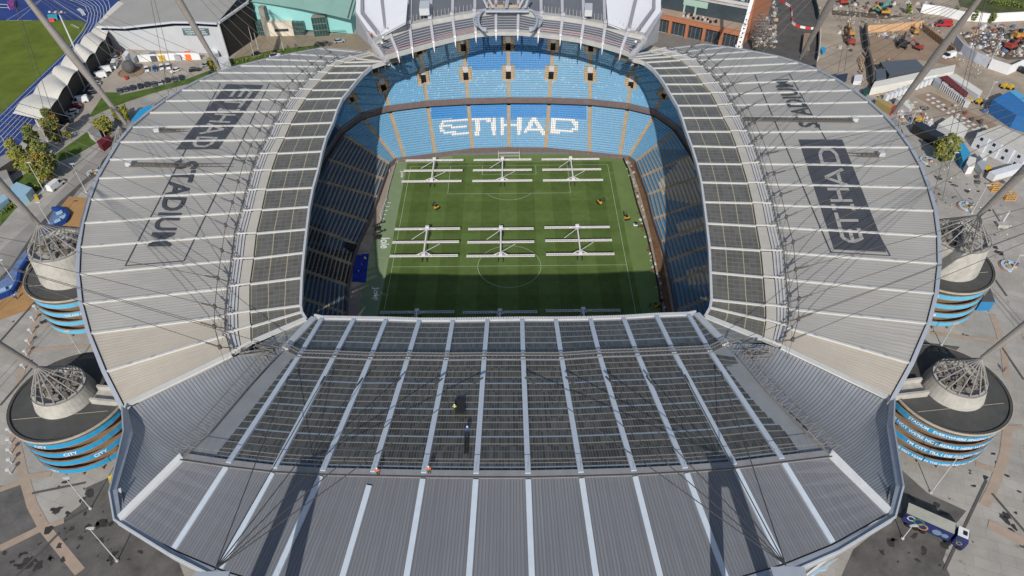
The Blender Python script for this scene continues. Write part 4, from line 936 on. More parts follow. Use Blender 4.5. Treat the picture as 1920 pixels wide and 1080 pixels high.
for cx, cy, s in ((-91.6, -60.4, 1), (91.6, -60.4, -1)):
    t = thing('footbridge', 'pale concrete footbridge from the %s ramp tower to the stand' % ('lower left' if s > 0 else 'lower right'), 'footbridge', (cx+s*9, cy-1, 18)); r = MB()
    r.beam((cx+s*5.4, cy+1.5, 19.6), (cx+s*15, cy+.4, 19.4), .5, 1.6); r.beam((cx+s*5.4, cy-1.9, 19.6), (cx+s*15, cy-3, 19.4), .5, 1.6); r.beam((cx+s*5.4, cy-.2, 18.5), (cx+s*15, cy-1.3, 18.3), 3.2, .4); r.build('walkway', M_conc, t)
# ================================================================== MASTS AND CABLES
def mast(foot, px_dir, px_foot, k, ztop, nodes, label, r0=.55, r1=1.15):
    top = P(px_foot[0]+(px_dir[0]-px_foot[0])*k, px_foot[1]+(px_dir[1]-px_foot[1])*k, ztop)
    t = thing('mast', label, 'mast', foot, 'tall leaning masts around the bowl'); r = MB(); mid = foot.lerp(top, .5)
    r.tube(foot, mid, r0, r1, n=16); r.tube(mid, top, r1, r0, n=16)
    for f in np.linspace(.04, .96, 14): c = foot.lerp(top, float(f)); rr = (r0+(r1-r0)*(1-abs(2*f-1)))+.05; d = (top-foot).normalized()*.12; r.tube(c-d, c+d, rr, n=16)
    r.build('shaft', mat('mast_steel', (.235, .215, .20), .5, .06, .5), t)
    for nd in nodes:
        c = MB(); c.tube(top, nd, .06, n=5); d = (nd-top).normalized(); c.tube(nd-d*2.6, nd, .16, n=6); c.build('cable', M_cable, t)
    # back stays to the ground outside
    out = Vector((top.x, top.y, 0)); out = out.normalized()
    for s in (-1, 1):
        g_ = Vector((top.x, top.y, GZ))+out*16+Vector((-out.y, out.x, 0))*s*2; c = MB(); c.tube(top, g_, .07, n=5); c.build('back_stay', M_cable, t)
    return t, top
def nodes(T, side, ks, dz=3.2):
    out = []
    for k in ks:
        A, O = T[k][1], T[k][0]; out.append(A+(O-A).normalized()*1.6+Vector((0, 0, dz)))
    return out
NDW = nodes(PW, -1, range(0, 19)); NDE = nodes(PE, 1, range(0, 19))
sn = lambda x, y: P(x, y, 42.2)
SNL = [sn(*q) for q in ((541,706),(609,706),(680,709),(751,709),(829,710),(905,708))]; SNR = [sn(*q) for q in ((985,708),(1061,707),(1136,706),(1212,705),(1284,703),(1352,698))]
TOPS = {}
_, TOPS['SW'] = mast(Vector((-93.9, -60.9, 28)), (0,650), (75,695), 7.6, 75, NDW[0:4]+[cTl], 'leaning mast rising from the lower left ramp tower')
_, TOPS['SE'] = mast(Vector((93.9, -60.9, 28)), (1920,625), (1845,685), 6.9, 75, NDE[0:4]+[cTr], 'leaning mast rising from the lower right ramp tower')
_, TOPS['W'] = mast(Vector((-110.8, -21, 33)), (0,345), (87,437), 3.3, 72, NDW[3:9], 'leaning mast rising from the pale blue banded tower on the left')
_, TOPS['E'] = mast(Vector((110.8, -21, 33)), (1920,320), (1826,412), 2.9, 72, NDE[3:9], 'leaning mast rising from the pale blue banded tower on the right')
_, TOPS['NW'] = mast(Vector((-113.5, 33, 28.5)), (52,0), (235,235), 1.22, 70, NDW[8:14], 'leaning mast crossing in front of the running track')
_, TOPS['NE'] = mast(Vector((115, 35, 28.5)), (1835,0), (1680,215), 1.12, 70, NDE[8:14], 'leaning mast crossing in front of the white site cabins')
_, TOPS['NN'] = mast(P(412,130,27), (335,0), (412,130), 2.0, 70, NDW[13:19], 'leaning mast in front of the grey arena building')
_, TOPS['NM'] = mast(P(1500,110,27), (1560,0), (1500,110), 1.9, 70, NDE[13:19], 'leaning mast beside the red and white road barriers')
for key, px, q in (('L', -31.2, (376,1080)), ('R', 30.1, (1495,1068))):
    nds = SNL if key == 'L' else SNR
    apex = Vector((px, -119.0, 60.4)); t = thing('mast', '%s of two A-shaped masts at the lower edge, cables fanning over the near roof' % ('left' if key == 'L' else 'right'), 'mast', Vector((px, -110, 40)), 'tall leaning masts around the bowl'); r = MB()
    r.hexa([apex+Vector((x, y, -2.4)) for x, y in ((-1.2,-1.2),(1.2,-1.2),(1.3,1.0),(-1.3,1.0))], [apex+Vector((x, y, 0)) for x, y in ((-1.7,-1.4),(1.7,-1.4),(1.8,1.3),(-1.8,1.3))]); r.build('mast_head', M_fascia, t)
    r = MB()
    for s in ((-1.3, -1.5), (1.3, 11.5)) if key == 'L' else ((-1.3, -9.5), (1.3, 1.8)): pass
    for dx0, dx1 in ((-1.2, -11 if key == 'L' else -5), (1.2, 1 if key == 'L' else 13)):
        r.tube(apex+Vector((dx0, 0, -1.5)), Vector((px+dx1, -116, 7)), .95, 1.1, n=12)
    r.build('legs', M_steel, t)
    for nd in nds:
        c = MB(); s_ = apex+Vector((0, 1.6, -.3)); c.tube(s_, nd, .07, n=5); d = (nd-s_).normalized(); c.tube(nd-d*2.8, nd, .17, n=6); c.build('cable', M_cable, t)
# catenary ring linking the cable ends along the side roofs
for nm, ND, T_, lb in (('w', NDW, PW, 'left'), ('e', NDE, PE, 'right')):
    t = thing('catenary_cable', 'chain of dark cable clamps and ties along the inner gutter of the %s roof' % lb, 'cable', T_[10][1]); r = MB(); r2 = MB()
    for i in range(18): r.tube(ND[i], ND[i+1], .07, n=5)
    for i, nd in enumerate(ND):
        r2 = MB(); r2.tube(nd+Vector((0, 0, -.3)), nd+Vector((0, 0, .5)), .42, .3, n=8); r2.build('clamp', M_cable, t); A = T_[i][1]; B = T_[i][2]
        r.tube(nd, A.lerp(B, .35)+Vector((0, 0, .6)), .10, n=5); r.tube(nd, A+(nd-A)*.2+Vector((0, 3.0, -1.6)), .04, n=4); r.tube(nd, A+(nd-A)*.2+Vector((0, -3.0, -1.6)), .04, n=4)
    r.build('ties', M_cable, t)
# ================================================================== SURROUNDINGS
def ground_mat():
    m = mat('paving', (.395, .372, .338), .85, .22, .09, bump=.15, detail=8); n = m.node_tree.nodes; l = m.node_tree.links; b = n['Principled BSDF']
    src = b.inputs['Base Color'].links[0].from_socket; geo = n.new('ShaderNodeNewGeometry')
    nz = n.new('ShaderNodeTexNoise'); nz.inputs['Scale'].default_value = .22; nz.inputs['Detail'].default_value = 7; nz.inputs['Roughness'].default_value = .62; l.new(geo.outputs['Position'], nz.inputs['Vector'])
    rp = n.new('ShaderNodeValToRGB'); rp.color_ramp.elements[0].position = .62; rp.color_ramp.elements[0].color = (0, 0, 0, 1); rp.color_ramp.elements[1].position = .70; rp.color_ramp.elements[1].color = (1, 1, 1, 1); l.new(nz.outputs['Fac'], rp.inputs['Fac'])
    x = n.new('ShaderNodeMix'); x.data_type = 'RGBA'; x.blend_type = 'MULTIPLY'; x.inputs[7].default_value = (.55, .52, .5, 1); l.new(rp.outputs[0], x.inputs[0]); l.new(src, x.inputs[6])
    br = n.new('ShaderNodeTexBrick'); br.inputs['Scale'].default_value = .11; br.inputs['Mortar Size'].default_value = .006; br.inputs['Color1'].default_value = (1, 1, 1, 1); br.inputs['Color2'].default_value = (.88, .87, .86, 1); br.inputs['Mortar'].default_value = (.75, .73, .7, 1); br.offset = .37
    mp = n.new('ShaderNodeMapping'); mp.inputs['Rotation'].default_value = (0, 0, .35); l.new(geo.outputs['Position'], mp.inputs['Vector']); l.new(mp.outputs[0], br.inputs['Vector'])
    y = n.new('ShaderNodeMix'); y.data_type = 'RGBA'; y.blend_type = 'MULTIPLY'; y.inputs[0].default_value = .8; l.new(x.outputs[2], y.inputs[6]); l.new(br.outputs['Color'], y.inputs[7]); l.new(y.outputs[2], b.inputs['Base Color']); return m
gm = MB(); NN = 48
for k in range(NN):
    def ip(t): return (66*cos(t), 88*sin(t)+0, GZ)
    def op(t): s = 1400/max(abs(cos(t)), abs(sin(t))); return (s*cos(t), s*sin(t), GZ)
    t0, t1 = 2*pi*k/NN, 2*pi*(k+1)/NN
    gm.quad(ip(t0), op(t0), op(t1), ip(t1))
struct(gm.build('ground', ground_mat()))
def patch(name, pts, m, dz): return struct(MB().poly([G(x, y, dz) for x, y in pts]).build(name, m))
def strip(name, pts, wd, m, dz):
    mb = MB(); P_ = [G(*p, dz) for p in pts]; N_ = []
    for i in range(len(P_)):
        d = (P_[min(i+1, len(P_)-1)]-P_[max(i-1, 0)]).normalized(); N_.append(Vector((-d.y, d.x, 0))*wd/2)
    for i in range(len(P_)-1): mb.quad(P_[i]-N_[i], P_[i+1]-N_[i+1], P_[i+1]+N_[i+1], P_[i]+N_[i])
    return struct(mb.build(name, m))
M_grass = mat('lawn', (.085, .135, .03), .95, .3, .25, spec=.1, bump=.5)
M_field = mat('field_grass', (.125, .165, .028), .95, .18, .12, spec=.1, bump=.3)
M_track = mat('track_blue', (.022, .05, .20), .85, .25, .15)
M_asph = mat('asphalt', (.095, .09, .085), .9, .25, .2, bump=.3); M_asphL = mat('asphalt_pale', (.29, .275, .25), .9, .15, .15, bump=.2)
M_dirt = mat('site_dirt', (.35, .29, .225), .95, .28, .12, bump=.6, detail=8); M_yard = mat('yard_brown', (.30, .215, .15), .95, .15, .15, bump=.3, detail=8)
M_tanp = mat('path_tan', (.40, .31, .24), .85, .1, .4); M_orange = mat('surface_orange', (.42, .24, .10), .9, .12, .3)
M_wet = mat('asphalt_wet', (.125, .117, .11), .75, .35, .25, bump=.2, detail=8)
patch('car_park', [(195,80),(445,100),(480,112),(400,135),(205,180),(130,250),(95,240),(130,190)], mat('car_park_surface', (.38, .335, .28), .9, .2, .12, bump=.2, detail=7), .02)
patch('athletics_track', [(-60,-40),(235,-40),(222,10),(205,50),(185,80),(140,130),(60,240),(0,318),(-60,400)], M_track, .02)
patch('field', [(-60,38),(150,38),(162,45),(160,55),(120,100),(0,215),(-60,275)], M_field, .05)
lw = mat('track_line', (.55, .60, .68), .8, .05)
for k in range(8):
    o_ = k*6.2; bot = 3+k*9.8
    strip('track_line', [(0-10,222+bot*1.05),(0,215+bot), (40+o_*.5,177+bot*.62), (120+o_*.75,101+bot*.5), (150+o_*.9,62+bot*.25), (163+o_*.92,42+bot*.06),(166+o_*.94,25),(160+o_*1.05,12),(140+o_*1.45,3-k*.2),(115+o_*1.7,-6)], .22, lw, .06+k*.001)
for a, b in (((100,0),(162,40)), ((12,38),(75,0)), ((32,38),(80,-2)), ((12,38),(60,38))): strip('track_line', [a, b], .2, lw, .07+a[0]*.0001+b[0]*.00007)
patch('verge', [(167,218),(197,173),(220,173),(225,178),(275,167),(322,155),(350,148),(390,133),(405,130),(410,137),(375,152),(338,161),(285,175),(238,191),(195,208),(172,219)], M_grass, .04)
patch('verge', [(100,292),(156,252),(180,236),(212,250),(192,262),(144,290),(109,304),(98,302)], M_grass, .04)
patch('verge', [(29,337),(54,321),(74,328),(70,337),(80,345),(62,364),(37,372),(16,356)], M_grass, .04)
patch('verge', [(430,112),(520,92),(600,84),(598,92),(500,108),(440,128)], M_grass, .04)
patch('verge', [(0,380),(26,372),(40,378),(0,425)], M_grass, .04)
patch('road', [(0,470),(60,415),(120,350),(200,268),(232,240),(262,212),(235,252),(200,300),(160,352),(115,400),(60,480),(20,530),(0,545)], M_asphL, .03)
patch('road', [(-20,540),(20,500),(70,425),(112,378),(160,335),(205,295),(212,300),(180,330),(150,352),(120,390),(70,462),(10,545)], M_asph, .05)
patch('paving_orange', [(110,392),(130,368),(170,372),(152,450),(100,437),(110,424),(131,408),(127,395)], M_orange, .06)
patch('paving_orange', [(75,475),(62,480),(50,512),(60,552),(76,572),(0,600),(-20,600),(-20,570),(32,552),(42,522),(60,490)], M_orange, .06)
for pts, wd in (([(75,577),(62,620),(45,680),(33,722)],1.6), ([(24,806),(33,845),(42,885),(60,947),(82,988),(105,1017),(150,1072)],1.9), ([(0,918),(42,903)],1.3), ([(0,1028),(82,988)],1.6), ([(88,988),(120,976)],1.2), ([(62,616),(112,612)],1.2),
  ([(52,656),(178,648)],1.2), ([(45,895),(96,888)],1.4), ([(1860,588),(1872,620),(1883,660),(1888,706)],1.5), ([(1890,800),(1884,850),(1875,880),(1862,915),(1845,948)],1.9), ([(1853,982),(1920,1016)],2.2), ([(1745,625),(1878,640)],1.2), ([(1830,870),(1875,885)],1.2), ([(1800,805),(1920,800)],1.0)):
    _sk = globals().get('_sk', 0)+1; strip('path', pts, wd, M_tanp, .045+.004*_sk)
for pts in (((1878,650),(1920,712)), ((1888,555),(1800,430)), ((1850,900),(1770,1070)), ((60,925),(160,905)), ((120,978),(165,952)), ((0,760),(60,690)), ((0,640),(70,560)), ((1860,925),(1925,1000)), ((30,1080),(110,1000))): _sk += 1; strip('drain_channel', list(pts), .5, M_asph, .045+.004*_sk)
patch('dark_asphalt', [(-30,915),(40,906),(58,948),(80,988),(118,972),(150,948),(160,930),(160,915),(215,890),(230,960),(330,1040),(360,1120),(-30,1120)], M_wet, .02)
patch('dark_asphalt', [(1690,880),(1740,925),(1812,958),(1790,985),(1768,1050),(1800,1120),(1560,1120),(1600,1030),(1690,960)], M_wet, .02)
patch('dark_asphalt', [(1720,640),(1800,650),(1760,690),(1700,700)], M_asph, .02)
M_stain = mat('wet_stain', (.05, .046, .043), .5, .3, .5)
sm = MB()
for cx, cy, sx_, sy_, n in ((170,985,45,35,26), (110,960,50,60,14), (60,1050,60,25,18), (1720,1040,60,35,14), (1790,1020,25,15,6), (1760,960,40,20,8), (1865,860,50,60,12), (1895,990,30,40,10), (1850,480,50,70,16), (1790,350,70,40,22), (60,560,60,60,8), (215,1050,30,20,8), (1800,620,70,40,8)):
    for _ in range(n):
        x, y = cx+random.gauss(0, sx_*.6), cy+random.gauss(0, sy_*.6); c = G(x, y, .075); k = 11; r0 = abs(random.gauss(.3, .35))+.12; a = random.uniform(0, 3); el = random.uniform(.35, 1)
        q = []
        for j in range(k): t = 2*pi*j/k; r_ = r0*random.uniform(.55, 1.35); u, v = r_*cos(t), r_*el*sin(t); q.append((c.x+u*cos(a)-v*sin(a), c.y+u*sin(a)+v*cos(a), c.z))
        sm.poly(q)
struct(sm.build('stains', M_stain))
patch('site_road', [(1395,70),(1425,-30),(1530,-30),(1535,60),(1530,140),(1500,128),(1440,108),(1385,98)], M_asph, .02)
patch('site_ground', [(1530,-60),(2000,-60),(2000,260),(1900,270),(1790,262),(1730,225),(1640,170),(1560,150),(1532,130)], M_dirt, .02)
patch('site_yard', [(1622,62),(1727,56),(1790,106),(1800,125),(1720,112),(1640,118),(1620,100)], M_yard, .05)
patch('site_yard', [(1715,180),(1745,172),(1870,235),(1900,262),(1828,246),(1790,225)], M_yard, .05)
patch('site_mud', [(1800,62),(1990,52),(1990,108),(1890,112),(1850,100),(1815,82)], mat('mud', (.12, .095, .075), .9, .3, .3, bump=.6), .05)
patch('site_track', [(1560,18),(1700,30),(1660,36),(1560,28)], MATS['mud'], .05)
patch('forecourt', [(425,120),(480,62),(560,66),(600,66),(690,62),(700,95),(600,88),(520,100)], mat('forecourt_brown', (.30, .245, .175), .9, .12, .3), .03)
patch('forecourt', [(1228,58),(1385,92),(1400,110),(1220,100)], mat('forecourt_grey', (.22, .20, .18), .9, .1, .3), .03)
patch('verge', [(1790,-20),(1990,-20),(1990,28),(1860,26),(1800,12)], mat('verge_olive', (.075, .09, .03), .95, .3, .3, bump=.5), .04)

# ---- generic prisms, walls
def top_prism(name, label, cat, pts, h, m, part_='body', group=None, z=GZ, mtop=None, extra=None):
    q = [P(x, y, z+h) for x, y in pts]; c = sum(q, Vector())/len(q); t = thing(name, label, cat, (c.x, c.y, z), group)
    MB().prism([(p.x, p.y) for p in q], z, z+h, 0, 1 if mtop else 0).build(part_, [m, mtop] if mtop else m, t)
    if extra: extra(t, q, h)
    return t
def wall(name, label, cat, pts, h, wd, m, group=None, top=None):
    w = MB(); q = [G(*p) for p in pts]
    for a, b in zip(q[:-1], q[1:]): w.beam(a+Vector((0, 0, h)), b+Vector((0, 0, h)), wd, h)
    o = w.build(name, m); tag(o, label, cat, group); return o
# ---- athletics arena: scalloped white canopy stand
CN = thing('canopy_stand', 'long white scalloped fabric canopy over a dark stand beside the blue track', 'grandstand', G(110,160))
Lc = [(25,212),(62,175),(97,137),(113,122),(140,92),(150,82),(170,60),(190,36),(222,2)]; Rc = [(82,225),(108,186),(126,160),(145,133),(160,118),(178,100),(197,75),(206,52),(238,8)]
hL, hR = 6.5, 7.5; m_ = MB(); n = 8
for i in range(len(Lc)-1):
    a0, a1 = P(*Lc[i], GZ+hL), P(*Lc[i+1], GZ+hL); b0, b1 = P(*Rc[i], GZ+hR), P(*Rc[i+1], GZ+hR); od = ((b0-a0).normalized()+(b1-a1).normalized())*.5
    for j in range(n):
        for k in range(5):
            def pt(u, v): bul = math.sin(pi*u); p = a0.lerp(a1, u).lerp(b0.lerp(b1, u), v); kk = 1 if i < 6 else .35; return p+Vector((0, 0, kk*1.7*bul*(.35+.65*v)))+od*bul*kk*1.9*v**3-od*bul*kk*.9*(1-v)**3
            m_.quad(pt(j/n, k/5), pt(j/n, (k+1)/5), pt((j+1)/n, (k+1)/5), pt((j+1)/n, k/5))
o = m_.build('canopy', mat('canopy_fabric', (.66, .63, .56), .7, .06, .15), CN, True)
m_ = MB()
for i in range(7): a, b = P(*Rc[i], GZ+6.8), P(*Rc[i+1], GZ+6.8); m_.quad(Vector((a.x, a.y, GZ)), Vector((b.x, b.y, GZ)), b, a); a2, b2 = P(*Lc[i], GZ+2), P(*Lc[i+1], GZ+2); m_.quad(a2, b2, b-Vector((0,0,1)), a-Vector((0,0,1)))
m_.build('rear_wall', mat('dark_timber', (.055, .05, .045), .7, .2, .8, stripes=[(0, 10, .1, (.02, .02, .02))]), CN)
m_ = MB()
for i in range(8): m_ = MB(); p = P(*Rc[i], GZ+7.5); m_.tube((p.x, p.y, GZ), p, .16, n=6); q = P(*Lc[i], GZ+6.5); m_.tube(q, p.lerp(q, .1), .1, n=6); m_.build('support_pole', M_rib, CN)
m_ = MB()
p = P(25,212,GZ+6.5); q = G(75,240); m_.tube(p, (q.x, q.y, GZ+6), .3); m_.tube((q.x, q.y, GZ), (q.x, q.y, GZ+8), .3); m_.build('end_strut', M_rib, CN)
# arena hall
M_hall = mat('hall_cladding', (.50, .52, .55), .5, .05, .2, stripes=[(1, 14, .08, (.44, .46, .49))]); M_hroof = mat('hall_roof', (.38, .36, .33), .6, .06, .1)
HL = thing('sports_hall', 'large sports hall with a curved grey roof, pale blue-grey cladding and a dark gable', 'sports hall', G(320,100))
gb = [(203,91),(250,93),(300,95),(345,97),(390,100),(428,108)]; tp = [(190,67),(249,52),(290,44),(342,37),(400,33),(443,34)]
m_ = MB(); r_ = MB(); d_ = MB(); gt = []; 
for (a, b) in zip(gb, tp): h = vh(*a, *b); p = G(*a); gt.append((p, max(9.5, min(h, 17))))
for i in range(5):
    (p, h), (q, k) = gt[i], gt[i+1]; m_.quad(p, q, q+Vector((0, 0, k-1.4)), p+Vector((0, 0, h-1.4)), 0, [(i/5, 0), (i/5+.2, 0), (i/5+.2, 1), (i/5, 1)])
    y3 = Vector((0, 1.2, 0)); d_.quad(p+y3+Vector((0, 0, h-1.5)), q+y3+Vector((0, 0, k-1.5)), q+y3+Vector((0, 0, k+.6)), p+y3+Vector((0, 0, h+.6)))
    d_.quad(p+Vector((0, 0, h-1.4)), q+Vector((0, 0, k-1.4)), q+y3+Vector((0, 0, k-1.4)), p+y3+Vector((0, 0, h-1.4)))
    bk = Vector((5, 75, 2)); e1 = Vector((0, -1.0, .7)); r_.quad(p+e1+Vector((0, 0, h)), q+e1+Vector((0, 0, k)), q+bk+Vector((0, 0, k)), p+bk+Vector((0, 0, h)), 0)
    r_.beam(p+e1+Vector((0, 0, h+.2)), q+e1+Vector((0, 0, k+.2)), .9, .7, 1)
(p, h), (q, k) = gt[0], gt[5]
m_.build('wall', M_hall, HL); d_.build('clerestory', mat('clerestory_navy', (.02, .03, .09), .3, .2, 1), HL); r_.build('roof', [M_hroof, M_rib], HL)
m_ = MB(); g2 = G(482,70); m_.quad(q, g2, Vector((g2.x, g2.y, GZ+k+1)), q+Vector((0, 0, k+.5))); m_.quad(g2, g2+Vector((0, 60, 0)), g2+Vector((0, 60, k+2)), g2+Vector((0, 0, k+1))); m_.build('gable_wall', mat('gable_dark', (.03, .026, .024), .7, .2, .5), HL)
m_ = MB(); m_.beam(q+Vector((.4, 0, k+.8)), g2+Vector((0, 0, k+1.3)), .9, .8); m_.tube(q+Vector((0, 0, 0)), q+Vector((0, 0, k)), .5, n=8); m_.build('gable_trim', M_steelw, HL)
m_ = MB(); q0 = G(446,82); m_.quad(*[q0.lerp(g2, s)+Vector((.1, -.3, z)) for s, z in ((-.02, .2), (.25, .2), (.25, 6), (-.02, 6))]); m_.build('door', M_rib, HL)
# hall sign
def on_wall(px, h0): # point on hall facade plane seen at px
    d = ray(*px); best = None
    for i in range(5):
        a, b = gt[i][0], gt[i+1][0]; nrm = (b-a).cross(Vector((0, 0, 1))); t = (a-CAM).dot(nrm)/d.dot(nrm); x = CAM+d*t; s = (x-a).dot(b-a)/(b-a).length_squared
        if -.02 <= s <= 1.02: best = x+nrm.normalized()*h0
    return best or CAM+d*t
sg = [(345,66),(394,66),(391,53),(341,53)]; sp = [on_wall(s, .12) for s in sg]
if all(sp):
    SGN = MB().quad(*sp).build('sign_board', mat('sign_green', (.09, .14, .14), .5, .03), HL); s2 = [on_wall(s, .22) for s in sg]
    bil = lambda u, v: s2[0].lerp(s2[1], u).lerp(s2[3].lerp(s2[2], u), v)-HL.location*0
    for k, tx in enumerate(('NATIONAL SQUASH CENTRE', 'MANCHESTER REGIONAL ARENA', 'HOUSE OF SPORT CENTRE')):
        o = text_on(tx, lambda u, v: bil(.06+.04*k+u*.78, .72-.29*k+v*.17), 'sign_lettering', M_white2, SGN, .03)
# squash / tennis centre, turquoise
TC = thing('tennis_centre', 'turquoise sports building with a pale green curved roof and a white entrance block', 'sports building', G(560,60))
Mt = mat('turquoise_wall', (.28, .60, .60), .5, .04, .3); Mg = mat('green_roof', (.30, .50, .42), .5, .07, .1)
gA, gB = G(478,66), G(662,63); hA = 13; m_ = MB()
m_.quad(gA+Vector((0, 3, 3)), gB+Vector((0, 0, 0)), gB+Vector((0, 0, 9)), gA+Vector((0, 3, hA+1))); m_.quad(gB, gB+Vector((6, 60, 0)), gB+Vector((6, 60, 10)), gB+Vector((0, 0, 9))); m_.quad(gA+Vector((0, 60, 0)), gA+Vector((0, 3, 0)), gA+Vector((0, 3, hA+1)), gA+Vector((0, 60, hA+3))); m_.build('wall', Mt, TC)
m_ = MB(); tl, tr_ = gA+Vector((-.6, 2, hA+1.3)), P(658,37,GZ+9.4)
pr = [tl.lerp(tr_, s)+Vector((0, 0, .8*math.sin(pi*s))) for s in (0, .25, .5, .75, 1)]
for a, b in zip(pr[:-1], pr[1:]): m_.quad(a, b, b+Vector((6, 62, 4)), a+Vector((0, 62, 4)))
m_.build('roof', Mg, TC); m_ = MB(); m_.beam(P(652,33,GZ+12), P(667,-20,GZ+14), .5, .4); m_.build('roof_gutter', M_cable, TC)
m_ = MB(); a, b = G(505,68), G(552,67); m_.prism([(a.x, a.y), (b.x, b.y), (b.x, b.y+8), (a.x, a.y+8)], GZ, GZ+6); m_.build('entrance_block', mat('render_cream', (.68, .62, .52), .7, .04), TC)
m_ = MB(); m_.beam(a+Vector((3, -.1, 3.2)), b+Vector((-2, -.1, 3.2)), .2, 1.1); m_.build('window', M_glass, TC)
m_ = MB(); a, b = G(497,68), G(507,68); m_.prism([(a.x, a.y), (b.x, b.y), (b.x, b.y+3), (a.x, a.y+3)], GZ, GZ+12.5); m_.build('grey_tower', M_asphL, TC)
m_ = MB(); a, b = G(553,66), G(573,66); GE_ = mat('green_glass', (.03, .07, .065), .2, .3, .5, stripes=[(0, 5, .08, (.2, .24, .24)), (1, 3, .08, (.2, .24, .24))]); m_.prism([(a.x, a.y), (b.x, b.y), (b.x, b.y+7), (a.x, a.y+7)], GZ, GZ+5.5); m_.build('glass_entrance', GE_, TC); m_ = MB(); a, b = G(590,70), G(616,68); m_.prism([(a.x, a.y), (b.x, b.y), (b.x, b.y+7), (a.x, a.y+7)], GZ, GZ+8.5, 0, 1); m_.build('glass_porch', [GE_, M_asphL], TC); m_ = MB(); a, b = G(478,66), G(497,68); m_.prism([(a.x, a.y), (b.x, b.y), (b.x, b.y+7), (a.x, a.y+7)], GZ, GZ+6); m_.build('glass_entrance', GE_, TC)
m_ = MB(); a, b = G(622,67), G(648,66)
for k in range(9): p = a.lerp(b, k/8); m_.tube(p, p+Vector((0, 0, 2.4)), .1, n=4)
m_.beam(a+Vector((0, 0, 2.4)), b+Vector((0, 0, 2.4)), .15, .15); m_.build('railings', mat('teal_rail', (.1, .25, .22), .5, .1), TC)
# brick and glass block at the upper right
BB = thing('office_building', 'glass office block on an orange brick arcade at the far right of the stadium', 'office building', G(1310,60))
Mb = mat('brick_orange', (.42, .17, .09), .8, .12, 1.5); a, b = G(1224,57), G(1382,93); dd = (b-a); u_ = dd.normalized(); nb = Vector((-u_.y, u_.x, 0)); L = dd.length; hp = 6.5
m_ = MB()
for k in range(6): p = a+u_*(L*k/5.0)-u_*.6; m_.beam(p+Vector((0, 0, hp)), p+u_*1.3+Vector((0, 0, hp)), 1.0, hp)
m_.beam(a+Vector((0, 0, hp+1.3)), b+Vector((0, 0, hp+1.3)), 1.2, 1.8); m_.beam(b+Vector((0, 0, hp+1.3)), b+nb*16+Vector((0, 0, hp+1.3)), 1.2, 7.8); m_.beam(b+nb*9+Vector((0, 0, 24)), b+nb*40+Vector((0, 0, 24)), 1.6, 24); m_.build('brick_arcade', Mb, BB)
m_ = MB(); m_.beam(a+nb*.9+Vector((0, 0, hp)), b+nb*.9+Vector((0, 0, hp)), .3, hp); m_.build('arcade_glazing', mat('arcade_glass', (.04, .055, .07), .25, .25, .4, stripes=[(0, 20, .08, (.2, .22, .22))]), BB)
m_ = MB(); m_.quad(a+Vector((0, 0, hp+.7)), b+Vector((0, 0, hp+.7)), b+nb*10+Vector((0, 0, hp+.7)), a+nb*8+Vector((0, 0, hp+.7))); m_.build('terrace', mat('terrace_tan', (.42, .31, .23), .85, .1, .3), BB)
m_ = MB(); a2, b2 = a+nb*8, b+nb*10
def fac(x0, x1, z0, z1, off=0, m=0): p, q = a2.lerp(b2, x0)-nb*off, a2.lerp(b2, x1)-nb*off; m_.quad(p+Vector((0, 0, z0)), q+Vector((0, 0, z0)), q+Vector((0, 0, z1)), p+Vector((0, 0, z1)), m)
fac(0, 1, hp, 13.5); fac(0, 1, 16, 30, 0, 0); m_.build('curtain_wall', mat('curtain_glass', (.05, .07, .085), .2, .12, .2), BB)
m_ = MB(); fac(0, 1, 13.5, 14.4, .4); fac(0, 1, 14.6, 15.9, .2, 1); fac(0, 1, 20, 20.8, .4); m_.build('spandrel_bands', [M_gut, M_steelw], BB)
m_ = MB(); fac(.24, .52, 10.5, 13.2, .25); fac(.25, .27, hp, 10.5, .3); fac(.38, .4, hp, 10.5, .3)
MGP = mat('pale_green_glass', (.36, .52, .44), .4, .06); m_.build('green_canopy', MGP, BB)
for k in (0, 1, 2, 3, 4, 5, 6, 8.2, 9.1): m_ = MB(); fac(.05+.1*k, .085+.1*k, 16.3, 19.6, .3); m_.build('green_panel', MGP, BB)
m_ = MB()
for k in range(30): p = a2.lerp(b2, k/30)-nb*.3; m_.tube(p+Vector((0, 0, 14.4)), p+Vector((0, 0, 20)), .08, n=4)
m_.build('mullions', M_steelw, BB)
m_ = MB()
for k in range(16): p = a.lerp(b, .3+.4*k/16)+nb*random.uniform(3, 7)+Vector((0, 0, hp+.75)); m_.box(p, (.9, .7, random.uniform(.5, 1.3)), k, k % 2)
m_.build('terrace_furniture', [M_steelw, M_black], BB)

